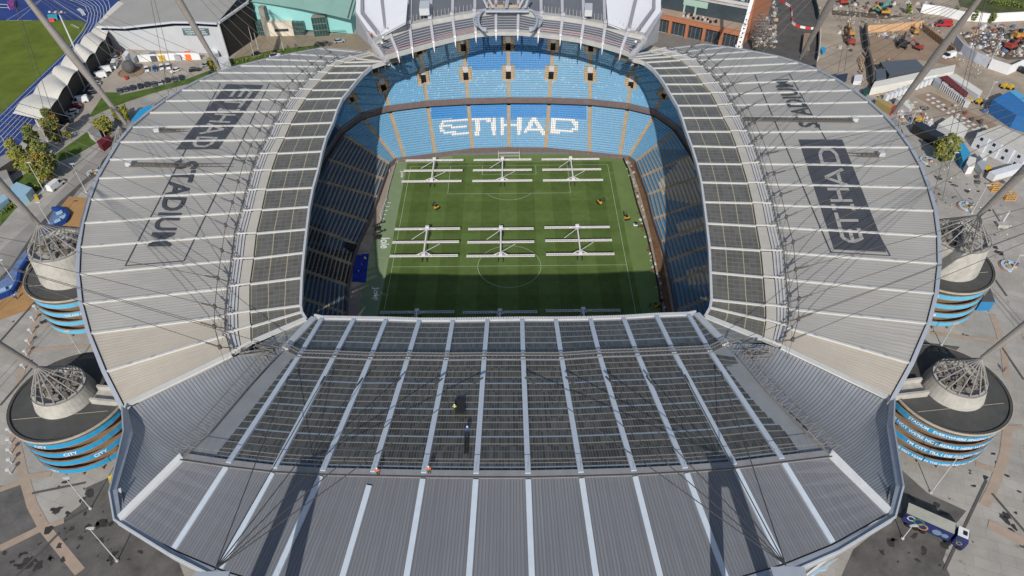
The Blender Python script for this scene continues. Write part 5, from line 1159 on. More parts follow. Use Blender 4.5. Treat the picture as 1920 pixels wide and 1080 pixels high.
# ---- trees
leafs = [mat('leaf_a', (.20, .22, .05), .8, .35, 1.5, spec=.2), mat('leaf_b', (.27, .26, .055), .8, .3, 1.5, spec=.2), mat('leaf_c', (.10, .14, .035), .8, .3, 1.5, spec=.2), mat('leaf_d', (.24, .15, .03), .8, .3, 1.5, spec=.2)]
M_bark = mat('bark', (.09, .07, .05), .9, .2, 3)
def tree(name, label, x, y, h, r, shape='round', mixc=(0, 0, 1, 2), n=1500, group='trees beside the stadium'):
    g0 = G(x, y); t = thing(name, label, 'tree', g0, group); tr = MB(); tr.tube(g0, g0+Vector((0, 0, h*.35)), .22*r/2.5, .14*r/2.5, n=7)
    cl = []
    for k in range(9):
        a, f = k*2.4, random.uniform(.35, .85); e = g0+Vector((cos(a)*r*.55*(1.1-f if shape == 'cone' else 1)*random.uniform(.6, 1), sin(a)*r*.55*random.uniform(.5, 1)*(1.1-f if shape == 'cone' else 1), h*f)); tr.tube(g0+Vector((0, 0, h*.3)), e, .09, .03, n=4); cl.append(e)
    tr.build('trunk', M_bark, t); lf = MB(); R = random.Random(int(x*7+y))
    clumps = []
    for k in range(44):
        z = R.uniform(.14, .97); rr = r*((1.05-z)**.8 if shape == 'cone' else math.sqrt(max(.05, 1-((z-.55)/.48)**2))); a = R.uniform(0, 6.28); q = rr*R.uniform(.45, .9)
        clumps.append((g0+Vector((cos(a)*q, sin(a)*q, z*h)), r*R.uniform(.14, .36), R.choice(mixc)))
    for k in range(int(n*1.9)):
        c, cr, mi = clumps[k % 44]; d = Vector((R.gauss(0, 1), R.gauss(0, 1), R.gauss(0, .8))).normalized()*cr*R.uniform(.55, 1.05); p = c+d; s = R.uniform(.10, .26); u = Vector((R.gauss(0, 1), R.gauss(0, 1), R.gauss(0, .6))).normalized(); v = u.orthogonal().normalized()*s; u = u*s
        lf.quad(p-u-v, p+u-v, p+u+v, p-u+v, mi if R.random() < .75 else R.choice(mixc))
    lf.build('crown', leafs, t); return t
tree('conifer', 'tall conical golden green tree with an orange flank beside the canopy end', 112,266,12.5,4.3,'cone',(0,1,2,3,0),2600)
tree('conifer', 'dark green conical tree beside the brown ground left of the lawn', 80,294,12,4.0,'cone',(0,1,2,2),2200)
tree('conifer', 'golden green conical tree at the left edge by the grey sheds', 45,314,11,3.8,'cone',(1,0,1,0),2000)
tree('broadleaf_tree', 'broad olive and rust tree casting a big dark shadow on the lawn', 92,334,10,5.2,'round',(0,1,0,3,2),2600)
tree('broadleaf_tree', 'small yellow tree just left of the blue canopy', 233,228,6.5,2.8,'round',(1,1,0),1400)
tree('broadleaf_tree', 'small yellow tree beside a grey kiosk on the lawn', 200,250,6.5,2.9,'round',(1,1,0),1400)
tree('broadleaf_tree', 'small yellow green tree at the foot of the far left mast', 402,128,4.5,2.4,'round',(1,1,0),800)
tree('broadleaf_tree', 'olive tree in front of a blue kiosk at the right', 1765,300,9,3.9,'round',(0,0,1,2),2400)
for i, (x, y) in enumerate(((1787,26),(1823,34),(1857,38),(1700,20))): tree('sapling', 'thin bare %s sapling in front of the white hoarding' % ('first', 'second', 'third', 'leafless left')[i], x, y+6, 5, 1.3, 'round', (2,2,0), 220)
def hedge(label, pts, h, wd):
    R = random.Random(int(pts[0][0])); lf = MB(); q = [G(*p) for p in pts]
    for a, b in zip(q[:-1], q[1:]):
        for k in range(int((b-a).length*60)):
            p = a.lerp(b, R.random())+Vector((R.uniform(-wd, wd), R.uniform(-wd, wd), R.uniform(0, h))); s = R.uniform(.12, .26); u = Vector((R.gauss(0, 1), R.gauss(0, 1), R.gauss(0, .6))).normalized(); v = u.orthogonal().normalized()*s; u *= s; lf.quad(p-u-v, p+u-v, p+u+v, p-u+v, R.choice((0, 2, 2)))
    tag(lf.build('hedge', leafs), label, 'hedge')
hedge('dark hedge behind the pale blue awning at the left edge', [(35,378),(60,362),(80,348)], 1.8, 1.1)
hedge('low hedge along the grass by the white estate car', [(440,118),(480,110),(530,98)], 1.1, .7)
hedge('dark shrubs under the awning at the lower left edge of the road', [(0,400),(20,390),(30,382)], 1.5, 1.5)
hedge('scrubby shrubs on the olive verge at the top right corner', [(1860,8),(1890,10),(1920,14)], 2, 2)

# ---- vehicles
M_tyre = mat('tyre', (.015, .015, .015), .8, .1); M_wind = mat('car_glass', (.02, .025, .03), .12, .05, spec=.7); M_head = mat('headlamp', (.75, .75, .72), .2, .02)
PAINT = {k: mat('paint_'+k, c, .28, .03, 1, spec=.6) for k, c in dict(white=(.75,.76,.77), black=(.015,.016,.02), navy=(.02,.03,.06), blue=(.03,.10,.30), red=(.38,.02,.03), silver=(.38,.40,.42), grey=(.09,.10,.11), yellow=(.6,.40,.05)).items()}
def make_car(kind):
    t = thing({'car': 'parked_car', 'van': 'parked_van'}[kind], '', kind); p = PAINT['white']
    L, W, H, hb = (4.3, 1.8, 1.45, .85) if kind == 'car' else (5.2, 2.0, 2.2, 1.1)
    r = MB(); x0, x1, y = -L/2, L/2, W/2
    def sect(x, y, z): return [(x, -y, z), (x, y, z)]
    r.hexa([(x0, -y*.94, .3), (x1, -y*.9, .3), (x1, y*.9, .3), (x0, y*.94, .3)], [(x0+.05, -y, hb*.75), (x1-.05, -y*.92, hb*.7), (x1-.05, y*.92, hb*.7), (x0+.05, y, hb*.75)])
    r.hexa([(x0+.05, -y, hb*.75), (x1-.05, -y*.92, hb*.7), (x1-.05, y*.92, hb*.7), (x0+.05, y, hb*.75)], [(x0+.15, -y*.93, hb), (x1-.5, -y*.86, hb*.97), (x1-.5, y*.86, hb*.97), (x0+.15, y*.93, hb)])
    r.build('body', p, t)
    c0, c1, d0, d1 = (x0+.25, x1-1.2, x0+.75, x1-1.95) if kind == 'car' else (x0+.08, x1-.75, x0+.15, x1-1.45)
    r = MB(); r.hexa([(c0, -y*.9, hb), (c1, -y*.86, hb), (c1, y*.86, hb), (c0, y*.9, hb)], [(d0, -y*.74, H-.06), (d1, -y*.74, H-.06), (d1, y*.74, H-.06), (d0, y*.74, H-.06)]); r.build('windows', M_wind, t)
    r = MB(); r.hexa([(d0-.04, -y*.76, H-.08), (d1+.04, -y*.76, H-.08), (d1+.04, y*.76, H-.08), (d0-.04, y*.76, H-.08)], [(d0+.05, -y*.7, H), (d1-.05, -y*.7, H), (d1-.05, y*.7, H), (d0+.05, y*.7, H)])
    if kind == 'van': r.hexa([(x0+.06, -y*.93, hb), (x1-2.0, -y*.93, hb), (x1-2.0, y*.93, hb), (x0+.06, y*.93, hb)], [(x0+.12, -y*.8, H-.07), (x1-2.0, -y*.8, H-.07), (x1-2.0, y*.8, H-.07), (x0+.12, y*.8, H-.07)])
    r.build('roof', p, t)
    for sx in (-1, 1):
        for sy in (-1, 1): r = MB(); cx = sx*L*.31; r.tube((cx, sy*(y-.22), .33), (cx, sy*(y-.0), .33), .33, n=12); r.build('wheel', M_tyre, t)
    for sy in (-1, 1): r = MB(); r.box((x1-.06, sy*y*.62, hb*.5), (.12, .34, .16)); r.build('headlight', M_head, t)
    return t
car0, van0 = make_car('car'), make_car('van'); used = {'car': 0, 'van': 0}
def vehicle(kind, x, y, dx, dy, col, label, group, s=1.0, z=GZ):
    o0 = car0 if kind == 'car' else van0; p, q = P(x, y, z), P(x+dx, y+dy, z); rz = math.atan2(q.y-p.y, q.x-p.x)
    o = dup(o0, mats={'paint_white': PAINT[col]}); o.location = p; o.rotation_euler = (0, 0, rz); o.scale = (s,)*3; o['label'] = label; o['group'] = group; return o
RW_ = 'cars in a row along the grass verge'
for i, (x, y, c, lb) in enumerate(((224,172,'grey','blue-grey car at the left end of the row on the verge'),(236,169,'grey','grey car second from the left in the row on the verge'),(249,166,'navy','navy car third from the left in the row on the verge'),
    (263,163,'black','black car fourth from the left in the verge row'),(276,160,'black','black car fifth from the left in the verge row'),(289,159,'grey','dark grey car sixth from the left in the verge row'),(301,156,'silver','silver car seventh from the left in the verge row'),
    (314,152,'black','black car with its nose out, eighth in the verge row'),(327,150,'grey','grey car next to last in the verge row'),(340,147,'navy','navy car at the right end of the verge row'))): vehicle('car', x, y, -2, -6, c, lb, RW_)
for x, y, c, lb in ((276,132,'white','white car at the left of four cars near the stone ball'),(291,131,'blue','blue car second of four cars near the white hoarding'),(304,128,'white','white car third of four cars near the white hoarding'),(316,127,'white','white car at the right end of four cars near the white hoarding')): vehicle('car', x, y, 1, 6, c, lb, 'four cars in the middle of the car park')
vehicle('car', 366,133,8,-1,'black','black estate car parked sideways at the right of the car park','cars around the stadium',1.1)
CP = 'vehicles parked behind the canopy stand'
for k, x, y, c, lb in (('van',190,131,'white','white van nearest the sports hall behind the canopy stand'),('van',181,141,'white','white panel van second behind the canopy stand, beside the mast'),('car',172,155,'silver','silver car under the mast behind the canopy stand'),('car',168,163,'black','black car in deep shade behind the canopy stand'),
    ('car',163,171,'navy','navy car in shade behind the canopy, just before the white van'),('van',146,187,'white','white van between the navy car and the red car'),('car',136,198,'red','dark red car behind the canopy stand'),('car',129,208,'white','white car after the red car behind the canopy stand'),('car',121,217,'silver','silver car third from the lower end of the line'),('car',117,225,'black','black car at the lower end of the line behind the canopy stand')):
    vehicle(k, x+6, y+5, -6, 1, c, lb, CP, 1.15)
vehicle('car',202,117,6,-1,'navy','dark blue car beside the end of the canopy stand','cars around the stadium')
vehicle('van',216,125,-2,5,'white','white van with a yellow tail in the car park, beside the stone ball','cars around the stadium',1.1)
vehicle('car',516,106,7,-1,'white','white estate car half hidden by the roof edge near the flagpoles','cars around the stadium',1.1)
vehicle('car',600,86,7,0,'black','black car in front of the turquoise building','cars around the stadium',1.1); vehicle('car',612,84,7,0,'grey','dark grey car beside the black one near the turquoise building','cars around the stadium',1.1)
vehicle('car',637,79,7,-1,'silver','silver car in front of the turquoise wall','cars around the stadium',1.1)
vehicle('van',107,351,9,-7,'white','white minibus driving on the road at the left','cars around the stadium',1.12)
vehicle('car',1903,33,8,2,'black','black car driving past the white hoarding at the top right','cars around the stadium',1.2)
vehicle('car',1912,134,8,3,'black','black car beside a red barrier at the right edge','cars around the stadium',1.35)
vehicle('van',1767,49,-8,0,'red','red and white pickup on the dirt road near the mast','cars around the stadium',1.3)
vehicle('van',1778,108,-8,2,'white','white van with blue cab beside the brown timber posts','cars around the stadium',1.1)
vehicle('car',140,192,-6,1,'grey','grey car squeezed in beside the white van in shade',CP,1.0)
for o in (car0, van0):
    for c_ in list(o.children): bpy.data.objects.remove(c_)
    bpy.data.objects.remove(o)
# articulated lorry
LR = thing('lorry', 'articulated lorry with a pale roof and dark blue side covered in coloured circles', 'lorry', G(1755,990))
A_, B_ = P(1702,952,GZ+4), P(1791,991,GZ+4); ax = (B_-A_); ax.z = 0; Lr = ax.length; ax.normalize(); sd = Vector((ax.y, -ax.x, 0)); A_ = Vector((A_.x, A_.y, 0)); rz = math.atan2(ax.y, ax.x)
if sd.y > 0: sd = -sd
M_lb = mat('lorry_blue', (.02, .03, .12), .4, .05); mid = A_+ax*Lr/2
r = MB(); r.box(mid+Vector((0, 0, GZ+1.1)), (Lr, 2.6, 2.9), rz, 0, 1); r.build('trailer', [M_lb, mat('tarpaulin', (.42, .42, .36), .7, .1, .5)], LR)
cb = A_+ax*(Lr+1.7); r = MB(); r.box(cb+Vector((0, 0, GZ+.7)), (2.2, 2.5, 2.3), rz); r.hexa([cb+ax*x+sd*y+Vector((0, 0, GZ+3.0)) for x, y in ((-1.1,-1.25),(1.1,-1.25),(1.1,1.25),(-1.1,1.25))], [cb+ax*x+sd*y+Vector((0, 0, GZ+3.9)) for x, y in ((-1.1,-1.1),(.7,-1.1),(.7,1.1),(-1.1,1.1))], 0, 1); r.build('cab', [M_lb, M_hat], LR)
r = MB(); r.box(cb+ax*.1+Vector((0, 0, GZ+3.9)), (.7, .9, .1), rz); r.build('roof_hatch', M_black, LR); r = MB(); r.box(cb+ax*1.08+Vector((0, 0, GZ+2.0)), (.12, 2.1, .9), rz); r.build('windscreen', M_wind, LR)
for f in (1.5, 2.8, 4.1, Lr+.2, Lr+2.2):
    for s in (-1, 1): r = MB(); p = A_+ax*f+sd*s*1.05+Vector((0, 0, GZ+.5)); r.tube(p, p+sd*s*.3, .5, n=14); r.build('wheel', M_tyre, LR)
def circ(f, z, rr, m, ring=False):
    c_ = A_+ax*f+sd*1.335+Vector((0, 0, GZ+z)); mb = MB(); n = 20
    for k in range(n):
        t0, t1 = 2*pi*k/n, 2*pi*(k+1)/n; q = lambda r_, t: c_+ax*r_*cos(t)+Vector((0, 0, r_*sin(t)))
        mb.quad(q(rr*.68 if ring else 0.01, t0), q(rr, t0), q(rr, t1), q(rr*.68 if ring else .01, t1))
    mb.build('painted_circle', m, LR)
CC = [mat('disc_'+k, c, .5, .15, 2) for k, c in dict(green=(.04,.18,.09), orange=(.38,.22,.08), white=(.5,.5,.5), steel=(.15,.22,.32), pink=(.5,.36,.34)).items()]
for a_ in ((1.2, 3.0, .75, CC[2], 1), (2.6, 2.9, 1.0, CC[0], 1), (3.6, 2.0, .95, CC[1], 1), (6.0, 2.3, .8, CC[3], 0), (7.4, 2.3, .6, CC[3], 0), (9.0, 2.4, .65, CC[3], 0), (10.2, 2.3, .75, CC[4], 0), (11.8, 2.4, .75, CC[2], 0)):
    if a_[0] < Lr-.5: circ(*a_)
circ(Lr+1.6, 2.0, .5, CC[1], 1); circ(Lr+1.2, 2.6, .35, CC[0], 1)
for k, (f, s) in enumerate(((2.6, 'City'), )): pass

# ---- street lamps, flagpoles, floodlight
def lamp(x, y, tx, ty, label, group, hd=True):
    h = max(5, min(vh(x, y, tx, ty), 16)); g0 = G(x, y); t = thing('street_lamp' if hd else 'flagpole', label, 'street lamp' if hd else 'flagpole', g0, group); r = MB(); r.tube(g0, g0+Vector((0, 0, h)), .12, .07, n=8); r.tube(g0, g0+Vector((0, 0, .3)), .3, n=8); r.build('post', M_rib, t)
    if hd: r = MB(); r.box(g0+Vector((.4, 0, h)), (1.1, .45, .18)); r.box(g0+Vector((-.3, 0, h)), (.5, .3, .12)); r.build('lamp_head', M_rib, t)
SLG = 'lamp posts on the plaza'
for x, y, tx, ty, lb in ((170,954,125,895,'lamp post just below the CITY tower at the lower left'),(220,1052,164,994,'lamp post on dark tarmac nearest the lower left roof corner'),(97,426,70,380,'lamp post among the blue benches'),(26,527,0,487,'lamp post at the left edge beside the blue painted bench'),(162,361,135,307,'lamp post right of the white minibus'),
    (82,357,52,305,'lamp post left of the white minibus'),(155,668,122,622,'lamp post between the two left ramp towers'),(1745,924,1799,861,'lamp post beside the lower right ramp tower'),(1765,647,1789,606,'lamp post between the two right ramp towers'),(1822,400,1850,347,'lamp post beside the planters right of the roof'),
    (1897,505,1911,480,'lamp post at the right edge beside the tower'),(1778,315,1785,283,'lamp post by the olive tree'),(1708,232,1716,218,'lamp post behind the black container'),(1705,215,1712,200,'lamp post beside the pale container'),(1692,1010,1697,1000,'short post beside the lorry')): lamp(x, y, tx, ty, lb, SLG)
for x, y, tx, ty, lb in ((1860,110,1867,68,'tall thin pole rising from the white hoarding'),(1845,195,1853,148,'tall thin pole by the yellow machines')): lamp(x, y, tx, ty, lb, 'thin poles on the building site')
for i, (x, y, tx, ty) in enumerate(((473,78,465,50),(484,91,477,61),(477,108,470,81),(532,95,525,68))): lamp(x, y, tx, ty, 'white flagpole, %s from the left, before the turquoise building' % ('first', 'third', 'second', 'fourth')[i], 'flagpoles by the sports hall', False)
lamp(90,265,58,215,'tall white pole at the end of the canopy stand','poles by the track',False); lamp(18,283,0,255,'white pole at the left edge beside the track lines','poles by the track',False); lamp(203,268,197,250,'white pole by the dark red kiosk','poles by the track',False)
FL = thing('floodlight', 'tall floodlight mast with a ring of lamps standing over the blue track', 'floodlight', G(150,110)); r = MB(); g0 = G(150,112); h = 20; top = g0+Vector((0, 0, h)); tq = P(118,46,GZ+h); 
r.tube(g0, top, .45, .25, n=10); r.build('pole', M_rib, FL); r = MB(); r.beam(top+Vector((-3, 0, 0)), top+Vector((3, 0, 0)), .3, .3); r.beam(top+Vector((0, -2, .4)), top+Vector((0, 2, .4)), .3, .3); r.build('crossbar', M_steel, FL)
for k in range(6): r = MB(); r.box(top+Vector((-3+k*1.2, (k % 2)*1.4-.7, .2)), (.8, .7, .5), .3, k % 2); r.build('lamp', [M_steelw, M_black], FL)
# ---- smaller things, left side
top_prism('canopy_tent', 'bright blue canopy beside the upper left roof edge', 'canopy', [(247,224),(262,205),(282,196),(287,203),(256,229)], 3, mat('tent_blue', (.03, .32, .60), .5, .05, 1))
top_prism('tank_trailer', 'long steel blue tank beside the blue canopy at the roof edge', 'tank', [(289,196),(313,180),(317,183),(293,200)], 2.4, PAINT['grey'])
top_prism('kiosk', 'small grey kiosk on the lawn below the canopy stand', 'kiosk', [(163,245),(173,235),(184,238),(186,246),(174,254)], 3, M_steelw, mtop=M_steel)
top_prism('kiosk', 'dark red kiosk beside the road left of the roof', 'kiosk', [(181,265),(203,250),(208,258),(190,272)], 2.6, mat('burgundy', (.13, .01, .02), .6, .1, 1))
top_prism('shed', 'long grey flat roofed shed at the left edge', 'shed', [(-5,297),(20,283),(27,297),(-5,318)], 4, M_asph, mtop=M_asphL)
top_prism('shed', 'grey roofed hut below the long shed at the left edge', 'shed', [(-5,322),(12,318),(17,332),(-5,344)], 3.5, M_steelw, mtop=M_asphL)
top_prism('awning', 'large pale blue awning with a folded corner at the left edge', 'awning', [(16,353),(31,341),(60,352),(48,365),(33,372)], 3, mat('awning_blue', (.30, .48, .60), .6, .04, .5))
top_prism('awning', 'smaller pale blue awning cut by the left edge of the picture', 'awning', [(-5,370),(8,363),(14,372),(-5,386)], 2.8, MATS['awning_blue'])
top_prism('grit_bin', 'yellow grit bin on the pavement beside the hedge', 'bin', [(62,366),(68,363),(70,369),(65,371)], 1.3, PAINT['yellow'])
BL = thing('blue_bench', 'long curved blue painted bench and planter winding beside the road', 'bench', G(60,480)); bo = [(100,394),(120,395),(131,405),(125,417),(105,427),(95,435),(80,452),(67,470),(40,510),(37,530),(25,550),(0,561),(-15,560)]; bi = [(85,418),(100,402),(108,405),(100,412),(92,420),(78,440),(62,458),(50,470),(25,500),(14,520),(0,532),(-15,535)]
r = MB(); pth = [G(*p) for p in bo]
for a, b in zip(pth[:-1], pth[1:]): r.beam(a+Vector((0, 0, 1.1)), b+Vector((0, 0, 1.1)), .9, 1.1)
r.build('raised_edge', mat('bench_royal', (.01, .05, .24), .5, .2, 1), BL)
r = MB(); r.poly([G(x, y, .3) for x, y in [(100,395),(130,406),(95,434),(66,470),(38,512),(30,548),(0,560),(-15,560),(-15,540),(10,520),(40,478),(70,442),(88,420)]]); r.build('painted_floor', mat('bench_pale', (.13, .20, .36), .7, .25, .5), BL)
r = MB()
for x, y in ((112,400),(119,408),(26,538),(5,545),(108,415)): r = MB(); r.box(G(x, y, .3), (1.8, .8, .6), .7); r.build('seat', mat('seat_pale', (.35, .5, .65), .5, .05), BL)
SB = thing('stone_ball', 'big dark stone ball sculpture on a round bed in the car park', 'sculpture', G(246,138)); c = G(246,136); r = MB(); r.lathe(c, [(2.6*sin(pi*k/12)+.001, 2.6-2.6*cos(pi*k/12)) for k in range(13)], 24); r.build('ball', mat('stone_dark', (.10, .10, .10), .8, .2, 1), SB); r = MB(); r.lathe(c, [(5.2, .02), (5.2, .35), (4.6, .35), (4.6, .1), (0, .1)], 32); r.build('bed', M_yard, SB)
top_prism('mailbox', 'small red cone on the round bed beside the stone ball', 'cone', [(232,143),(236,141),(239,145),(235,147)], 1, mat('cone_red', (.5, .08, .05), .6, .05))
wall('hoarding', 'long white printed hoarding in front of the sports hall', 'hoarding', [(262,116),(300,114),(340,112),(377,112)], 3.0, .3, mat('hoarding_white', (.72, .73, .75), .6, .06, .6))
for i, (x, y, c, lb) in enumerate(((300,102,'yellow','yellow machine behind the white hoarding, left one'),(350,100,'yellow','orange tent-like skip behind the white hoarding'),(285,103,'grey','dark crates behind the left end of the hoarding'),(330,102,'silver','grey crates behind the middle of the hoarding'))):
    top_prism('site_crate', lb, 'crate', [(x-5,y-4),(x+6,y-5),(x+7,y+2),(x-4,y+3)], 2.4, PAINT[c] if i != 1 else M_hiO)
for pts, h, c, lb in (([(228,103),(236,94),(242,98),(234,109)],3,'white','white box van beside the hall wall, left one'),([(243,104),(250,99),(257,103),(250,110)],2.6,'silver','grey generator beside the white box van'),([(407,108),(424,104),(430,113),(412,122)],3.2,'white','white lorry box at the foot of the far left mast'),([(396,92),(406,90),(409,98),(400,104)],2.6,'white','white cabin by the hall door'),([(272,97),(279,92),(283,98),(276,103)],2.4,'silver','grey tent-like box behind the hoarding end')):
    top_prism('site_cabin', lb, 'cabin', pts, h, PAINT[c])
top_prism('high_jump_mat', 'turquoise and red high jump mat on the blue track', 'landing mat', [(88,27),(106,26),(107,33),(90,34)], 1, mat('mat_teal', (.05, .33, .42), .6, .05)); top_prism('landing_mat', 'red landing mat beside the turquoise one on the track', 'landing mat', [(89,35),(102,34),(101,37),(91,38)], .9, mat('mat_red', (.7, .08, .08), .6, .05))
top_prism('inflatable', 'purple and pink inflatable at the top left corner of the track', 'inflatable', [(12,2),(25,-2),(26,10),(16,13)], 1.5, mat('purple', (.22, .05, .25), .6, .4, 1))
g_ = thing('football_goal', 'white goal frame on the blue track at the top left corner', 'goal', G(5,14)); r = MB(); a, b = G(-8,17), G(18,18); 
for p in (a, b): r.tube(p, p+Vector((0, 0, 2.4)), .12)
r.tube(a+Vector((0, 0, 2.4)), b+Vector((0, 0, 2.4)), .12); r.tube(a+Vector((0, 2, .1)), b+Vector((0, 2, .1)), .1); r.build('goal_frame', M_rib, g_)
g_ = thing('start_board', 'curved white board painted on a stand beside the track bend', 'board', G(154,22)); r = MB(); pp = [(147,16),(153,20),(157,27)]
for a, b in zip(pp[:-1], pp[1:]): r.beam(G(*a, .6), G(*b, .6), 1.6, .4)
r.build('board', M_rib, g_)
t = thing('hurdle_stack', 'stack of hurdles on the grass near the track bend', 'hurdles', G(143,52)); r = MB()
for k in range(7): p = G(134+k*2.2, 49+k*1.1); r.beam(p+Vector((0, 0, 1)), p+Vector((1.1, -.4, 1)), .1, .12); r.tube(p, p+Vector((0, 0, 1)), .05, n=4)
r.build('hurdles', M_steelw, t)
# ---- building site, right side
def excav(x, y, rz, col, label, s=1.0):
    g0 = G(x, y); t = thing('excavator', label, 'excavator', g0, 'machines on the building site'); t.rotation_euler = (0, 0, 0); m1 = MATS.get('mach_'+col) or mat('mach_'+col, dict(yellow=(.50,.27,.06), teal=(.06,.36,.36), red=(.34,.06,.05), black=(.03,.03,.035), blue=(.04,.15,.5))[col], .45, .12, 2)
    ca, sa = cos(rz), sin(rz); T_ = lambda a, b, c: g0+Vector(((a*ca-b*sa)*s, (a*sa+b*ca)*s, c*s))
    for sd_ in (-1, 1): r = MB(); r.beam(T_(-2, sd_*1.2, .9), T_(2, sd_*1.2, .9), .6*s, .9*s); r.build('track', M_black, t)
    r = MB(); r.box(T_(-.4, 0, 1.0), (3.4*s, 2.5*s, 1.0*s), rz); r.box(T_(-1.5, 0, 1.9), (1.2*s, 2.3*s, .5*s), rz); r.build('body', m1, t)
    r = MB(); r.box(T_(.6, .7, 1.9), (1.3*s, 1.0*s, 1.2*s), rz); r.build('cab', M_wind, t)
    r = MB(); r.beam(T_(1.0, -.2, 2.0), T_(3.4, -.2, 4.0), .4*s, .5*s); r.beam(T_(3.4, -.2, 4.0), T_(5.0, -.2, 2.0), .35*s, .4*s); r.build('boom', m1, t)
    r = MB(); r.box(T_(5.1, -.2, .9), (.9*s, 1.1*s, .9*s), rz); r.build('bucket', M_black, t)
excav(1648,22,.4,'teal','teal excavator at the top of the building site',1.2); excav(1656,27,3.0,'yellow','orange excavator just below the teal one',1.1); excav(1580,8,.2,'red','dark red excavator at the top of the site near the mast',1.1)
excav(1690,88,1.2,'black','black drilling rig in the middle of the brown yard',1.25); excav(1720,92,2.2,'red','red compact machine beside the black drilling rig',.85); excav(1714,63,1.5,'yellow','small yellow digger by the timber wall in the brown yard',.8)
excav(1908,72,.2,'yellow','yellow telehandler at the right edge of the mud',1.2); excav(1893,92,.5,'red','red machine half buried in sheets at the right of the mud',1.2); excav(1592,82,1.6,'red','dark red machine beside blue crates on the site road',1.1); excav(1592,66,1.6,'yellow','orange machine above the dark red one on the site road',1.0)
def walls_tall(label, pts, h, wd, m, cat='wall', name='site_wall'): return wall(name, label, cat, pts, h, wd, m)
walls_tall('orange timber wall along the top of the brown yard', [(1623,61),(1670,58),(1727,52)], 3.2, .5, mat('timber_orange', (.58, .36, .20), .8, .15, 1))
walls_tall('dark grey steel wall on the left side of the brown yard', [(1619,57),(1621,80),(1625,100)], 3.5, .8, M_asph)
walls_tall('dark plank wall beside the heap of planks', [(1624,108),(1632,140),(1634,162)], 3.5, .8, M_asph)
M_post = mat('post_brown', (.26, .17, .10), .85, .2, 1)
for i in range(22):
    t_ = i/21; x, y = 1730+60*t_, 58+47*t_; g0 = G(x, y); o = MB().hexa([g0+Vector((a, b, 0)) for a, b in ((-.3,-.3),(.3,-.3),(.3,.3),(-.3,.3))], [g0+Vector((a-.6, b+1.2, 3.2)) for a, b in ((-.25,-.25),(.25,-.25),(.25,.25),(-.25,.25))]).build('timber_post', M_post)
    tag(o, 'brown timber prop in the leaning row on the right side of the brown yard', 'post', 'leaning timber props along the yard')
M_hw = mat('hoard_white', (.76, .77, .79), .6, .05, .5)
wall('site_hoarding', 'curved white hoarding at the top right beside the olive verge', 'hoarding', [(1725,24),(1760,28),(1800,38),(1850,42),(1925,38)], 4, .4, M_hw)
wall('site_hoarding', 'curved white hoarding round the lower edge of the mud', 'hoarding', [(1787,84),(1800,100),(1825,116),(1850,126)], 4, .4, mat('hoard_grey', (.50, .53, .60), .6, .1, .5)); wall('site_hoarding', 'white angled hoarding below the red machine at the right edge', 'hoarding', [(1852,128),(1888,140),(1925,124)], 4, .4, M_hw)
top_prism('site_cabin', 'long white roofed corridor cabin below the brown yard', 'cabin', [(1640,153),(1792,121),(1789,134),(1634,165)], 3, mat('cabin_cream', (.70,.68,.62), .6, .05, .5), mtop=MATS['cabin_cream'])
for pts, h, m, lb in (([(1650,116),(1718,111),(1735,128),(1668,140)],3.5,'grey','dark grey cabin behind the long white corridor, right part'),([(1642,130),(1660,128),(1662,145),(1643,150)],3.5,'grey','small dark grey cabin with a white disc behind the long corridor'),([(1763,144),(1776,141),(1816,174),(1810,181)],3,None,'site cabin with a dark red roof in the middle right'),([(1778,142),(1792,138),(1843,171),(1835,178)],3,'white','white roofed cabin beside the dark red roof'),
   ([(1681,184),(1690,180),(1714,196),(1706,205)],3,'white','small white container beside the mast foot'),([(1754,139),(1766,147),(1764,158),(1752,150)],2.4,'silver','grey steel box at the corner of the props yard'),([(1713,233),(1727,228),(1772,252),(1762,262)],3.2,'black','black container below the pale marquee'),
   ([(1760,232),(1785,217),(1816,242),(1800,256)],3.4,'white','white marquee with a ridge beside the brown yard'),([(1797,272),(1806,266),(1820,287),(1806,302)],2.8,'blue','bright blue kiosk beside the olive tree'),([(1812,305),(1819,293),(1831,296),(1828,312),(1816,313)],2.8,'white','white kiosk with a dark doorway beside the blue one'),([(1832,305),(1843,297),(1853,308),(1842,320)],2.4,'silver','grey steel box beside the white kiosk'),([(1836,290),(1845,286),(1852,295),(1843,299)],2.8,'white','white box with a red roundel beside the stacked cabins')):
    mm = PAINT[m] if m else mat('roof_maroon', (.16, .03, .03), .6, .1, 1)
    if 'bright blue' in lb: mm = MATS['tent_blue']
    top_prism('site_cabin', lb, 'cabin', pts, h, mm, mtop=mm if m != 'white' else MATS['cabin_cream'])
SK = top_prism('skip', 'long ochre skip with ribbed sides and a red end beside the roof edge', 'skip', [(1643,187),(1648,183),(1681,198),(1674,206)], 2.4, mat('skip_ochre', (.38, .29, .11), .7, .15, 2))
q = [P(1674,206,GZ+2.42), P(1681,198,GZ+2.42), P(1678,197,GZ+2.42), P(1671,204,GZ+2.42)]; MB().prism([(p.x, p.y) for p in q], GZ, GZ+2.6).build('end_panel', mat('skip_red', (.5, .05, .04), .6, .1, 1), SK)
top_prism('marquee', 'large bright blue marquee with a paler stripe at the right edge', 'marquee', [(1862,187),(1890,172),(1935,185),(1935,225),(1906,216)], 5, mat('marq_blue', (.03, .17, .45), .6, .08, .4, ), mtop=MATS['marq_blue'])
top_prism('marquee', 'paler blue stripe of tenting over the big marquee', 'marquee', [(1893,171),(1905,168),(1935,190),(1935,204)], 5.2, mat('marq_pale', (.10, .38, .62), .6, .05))
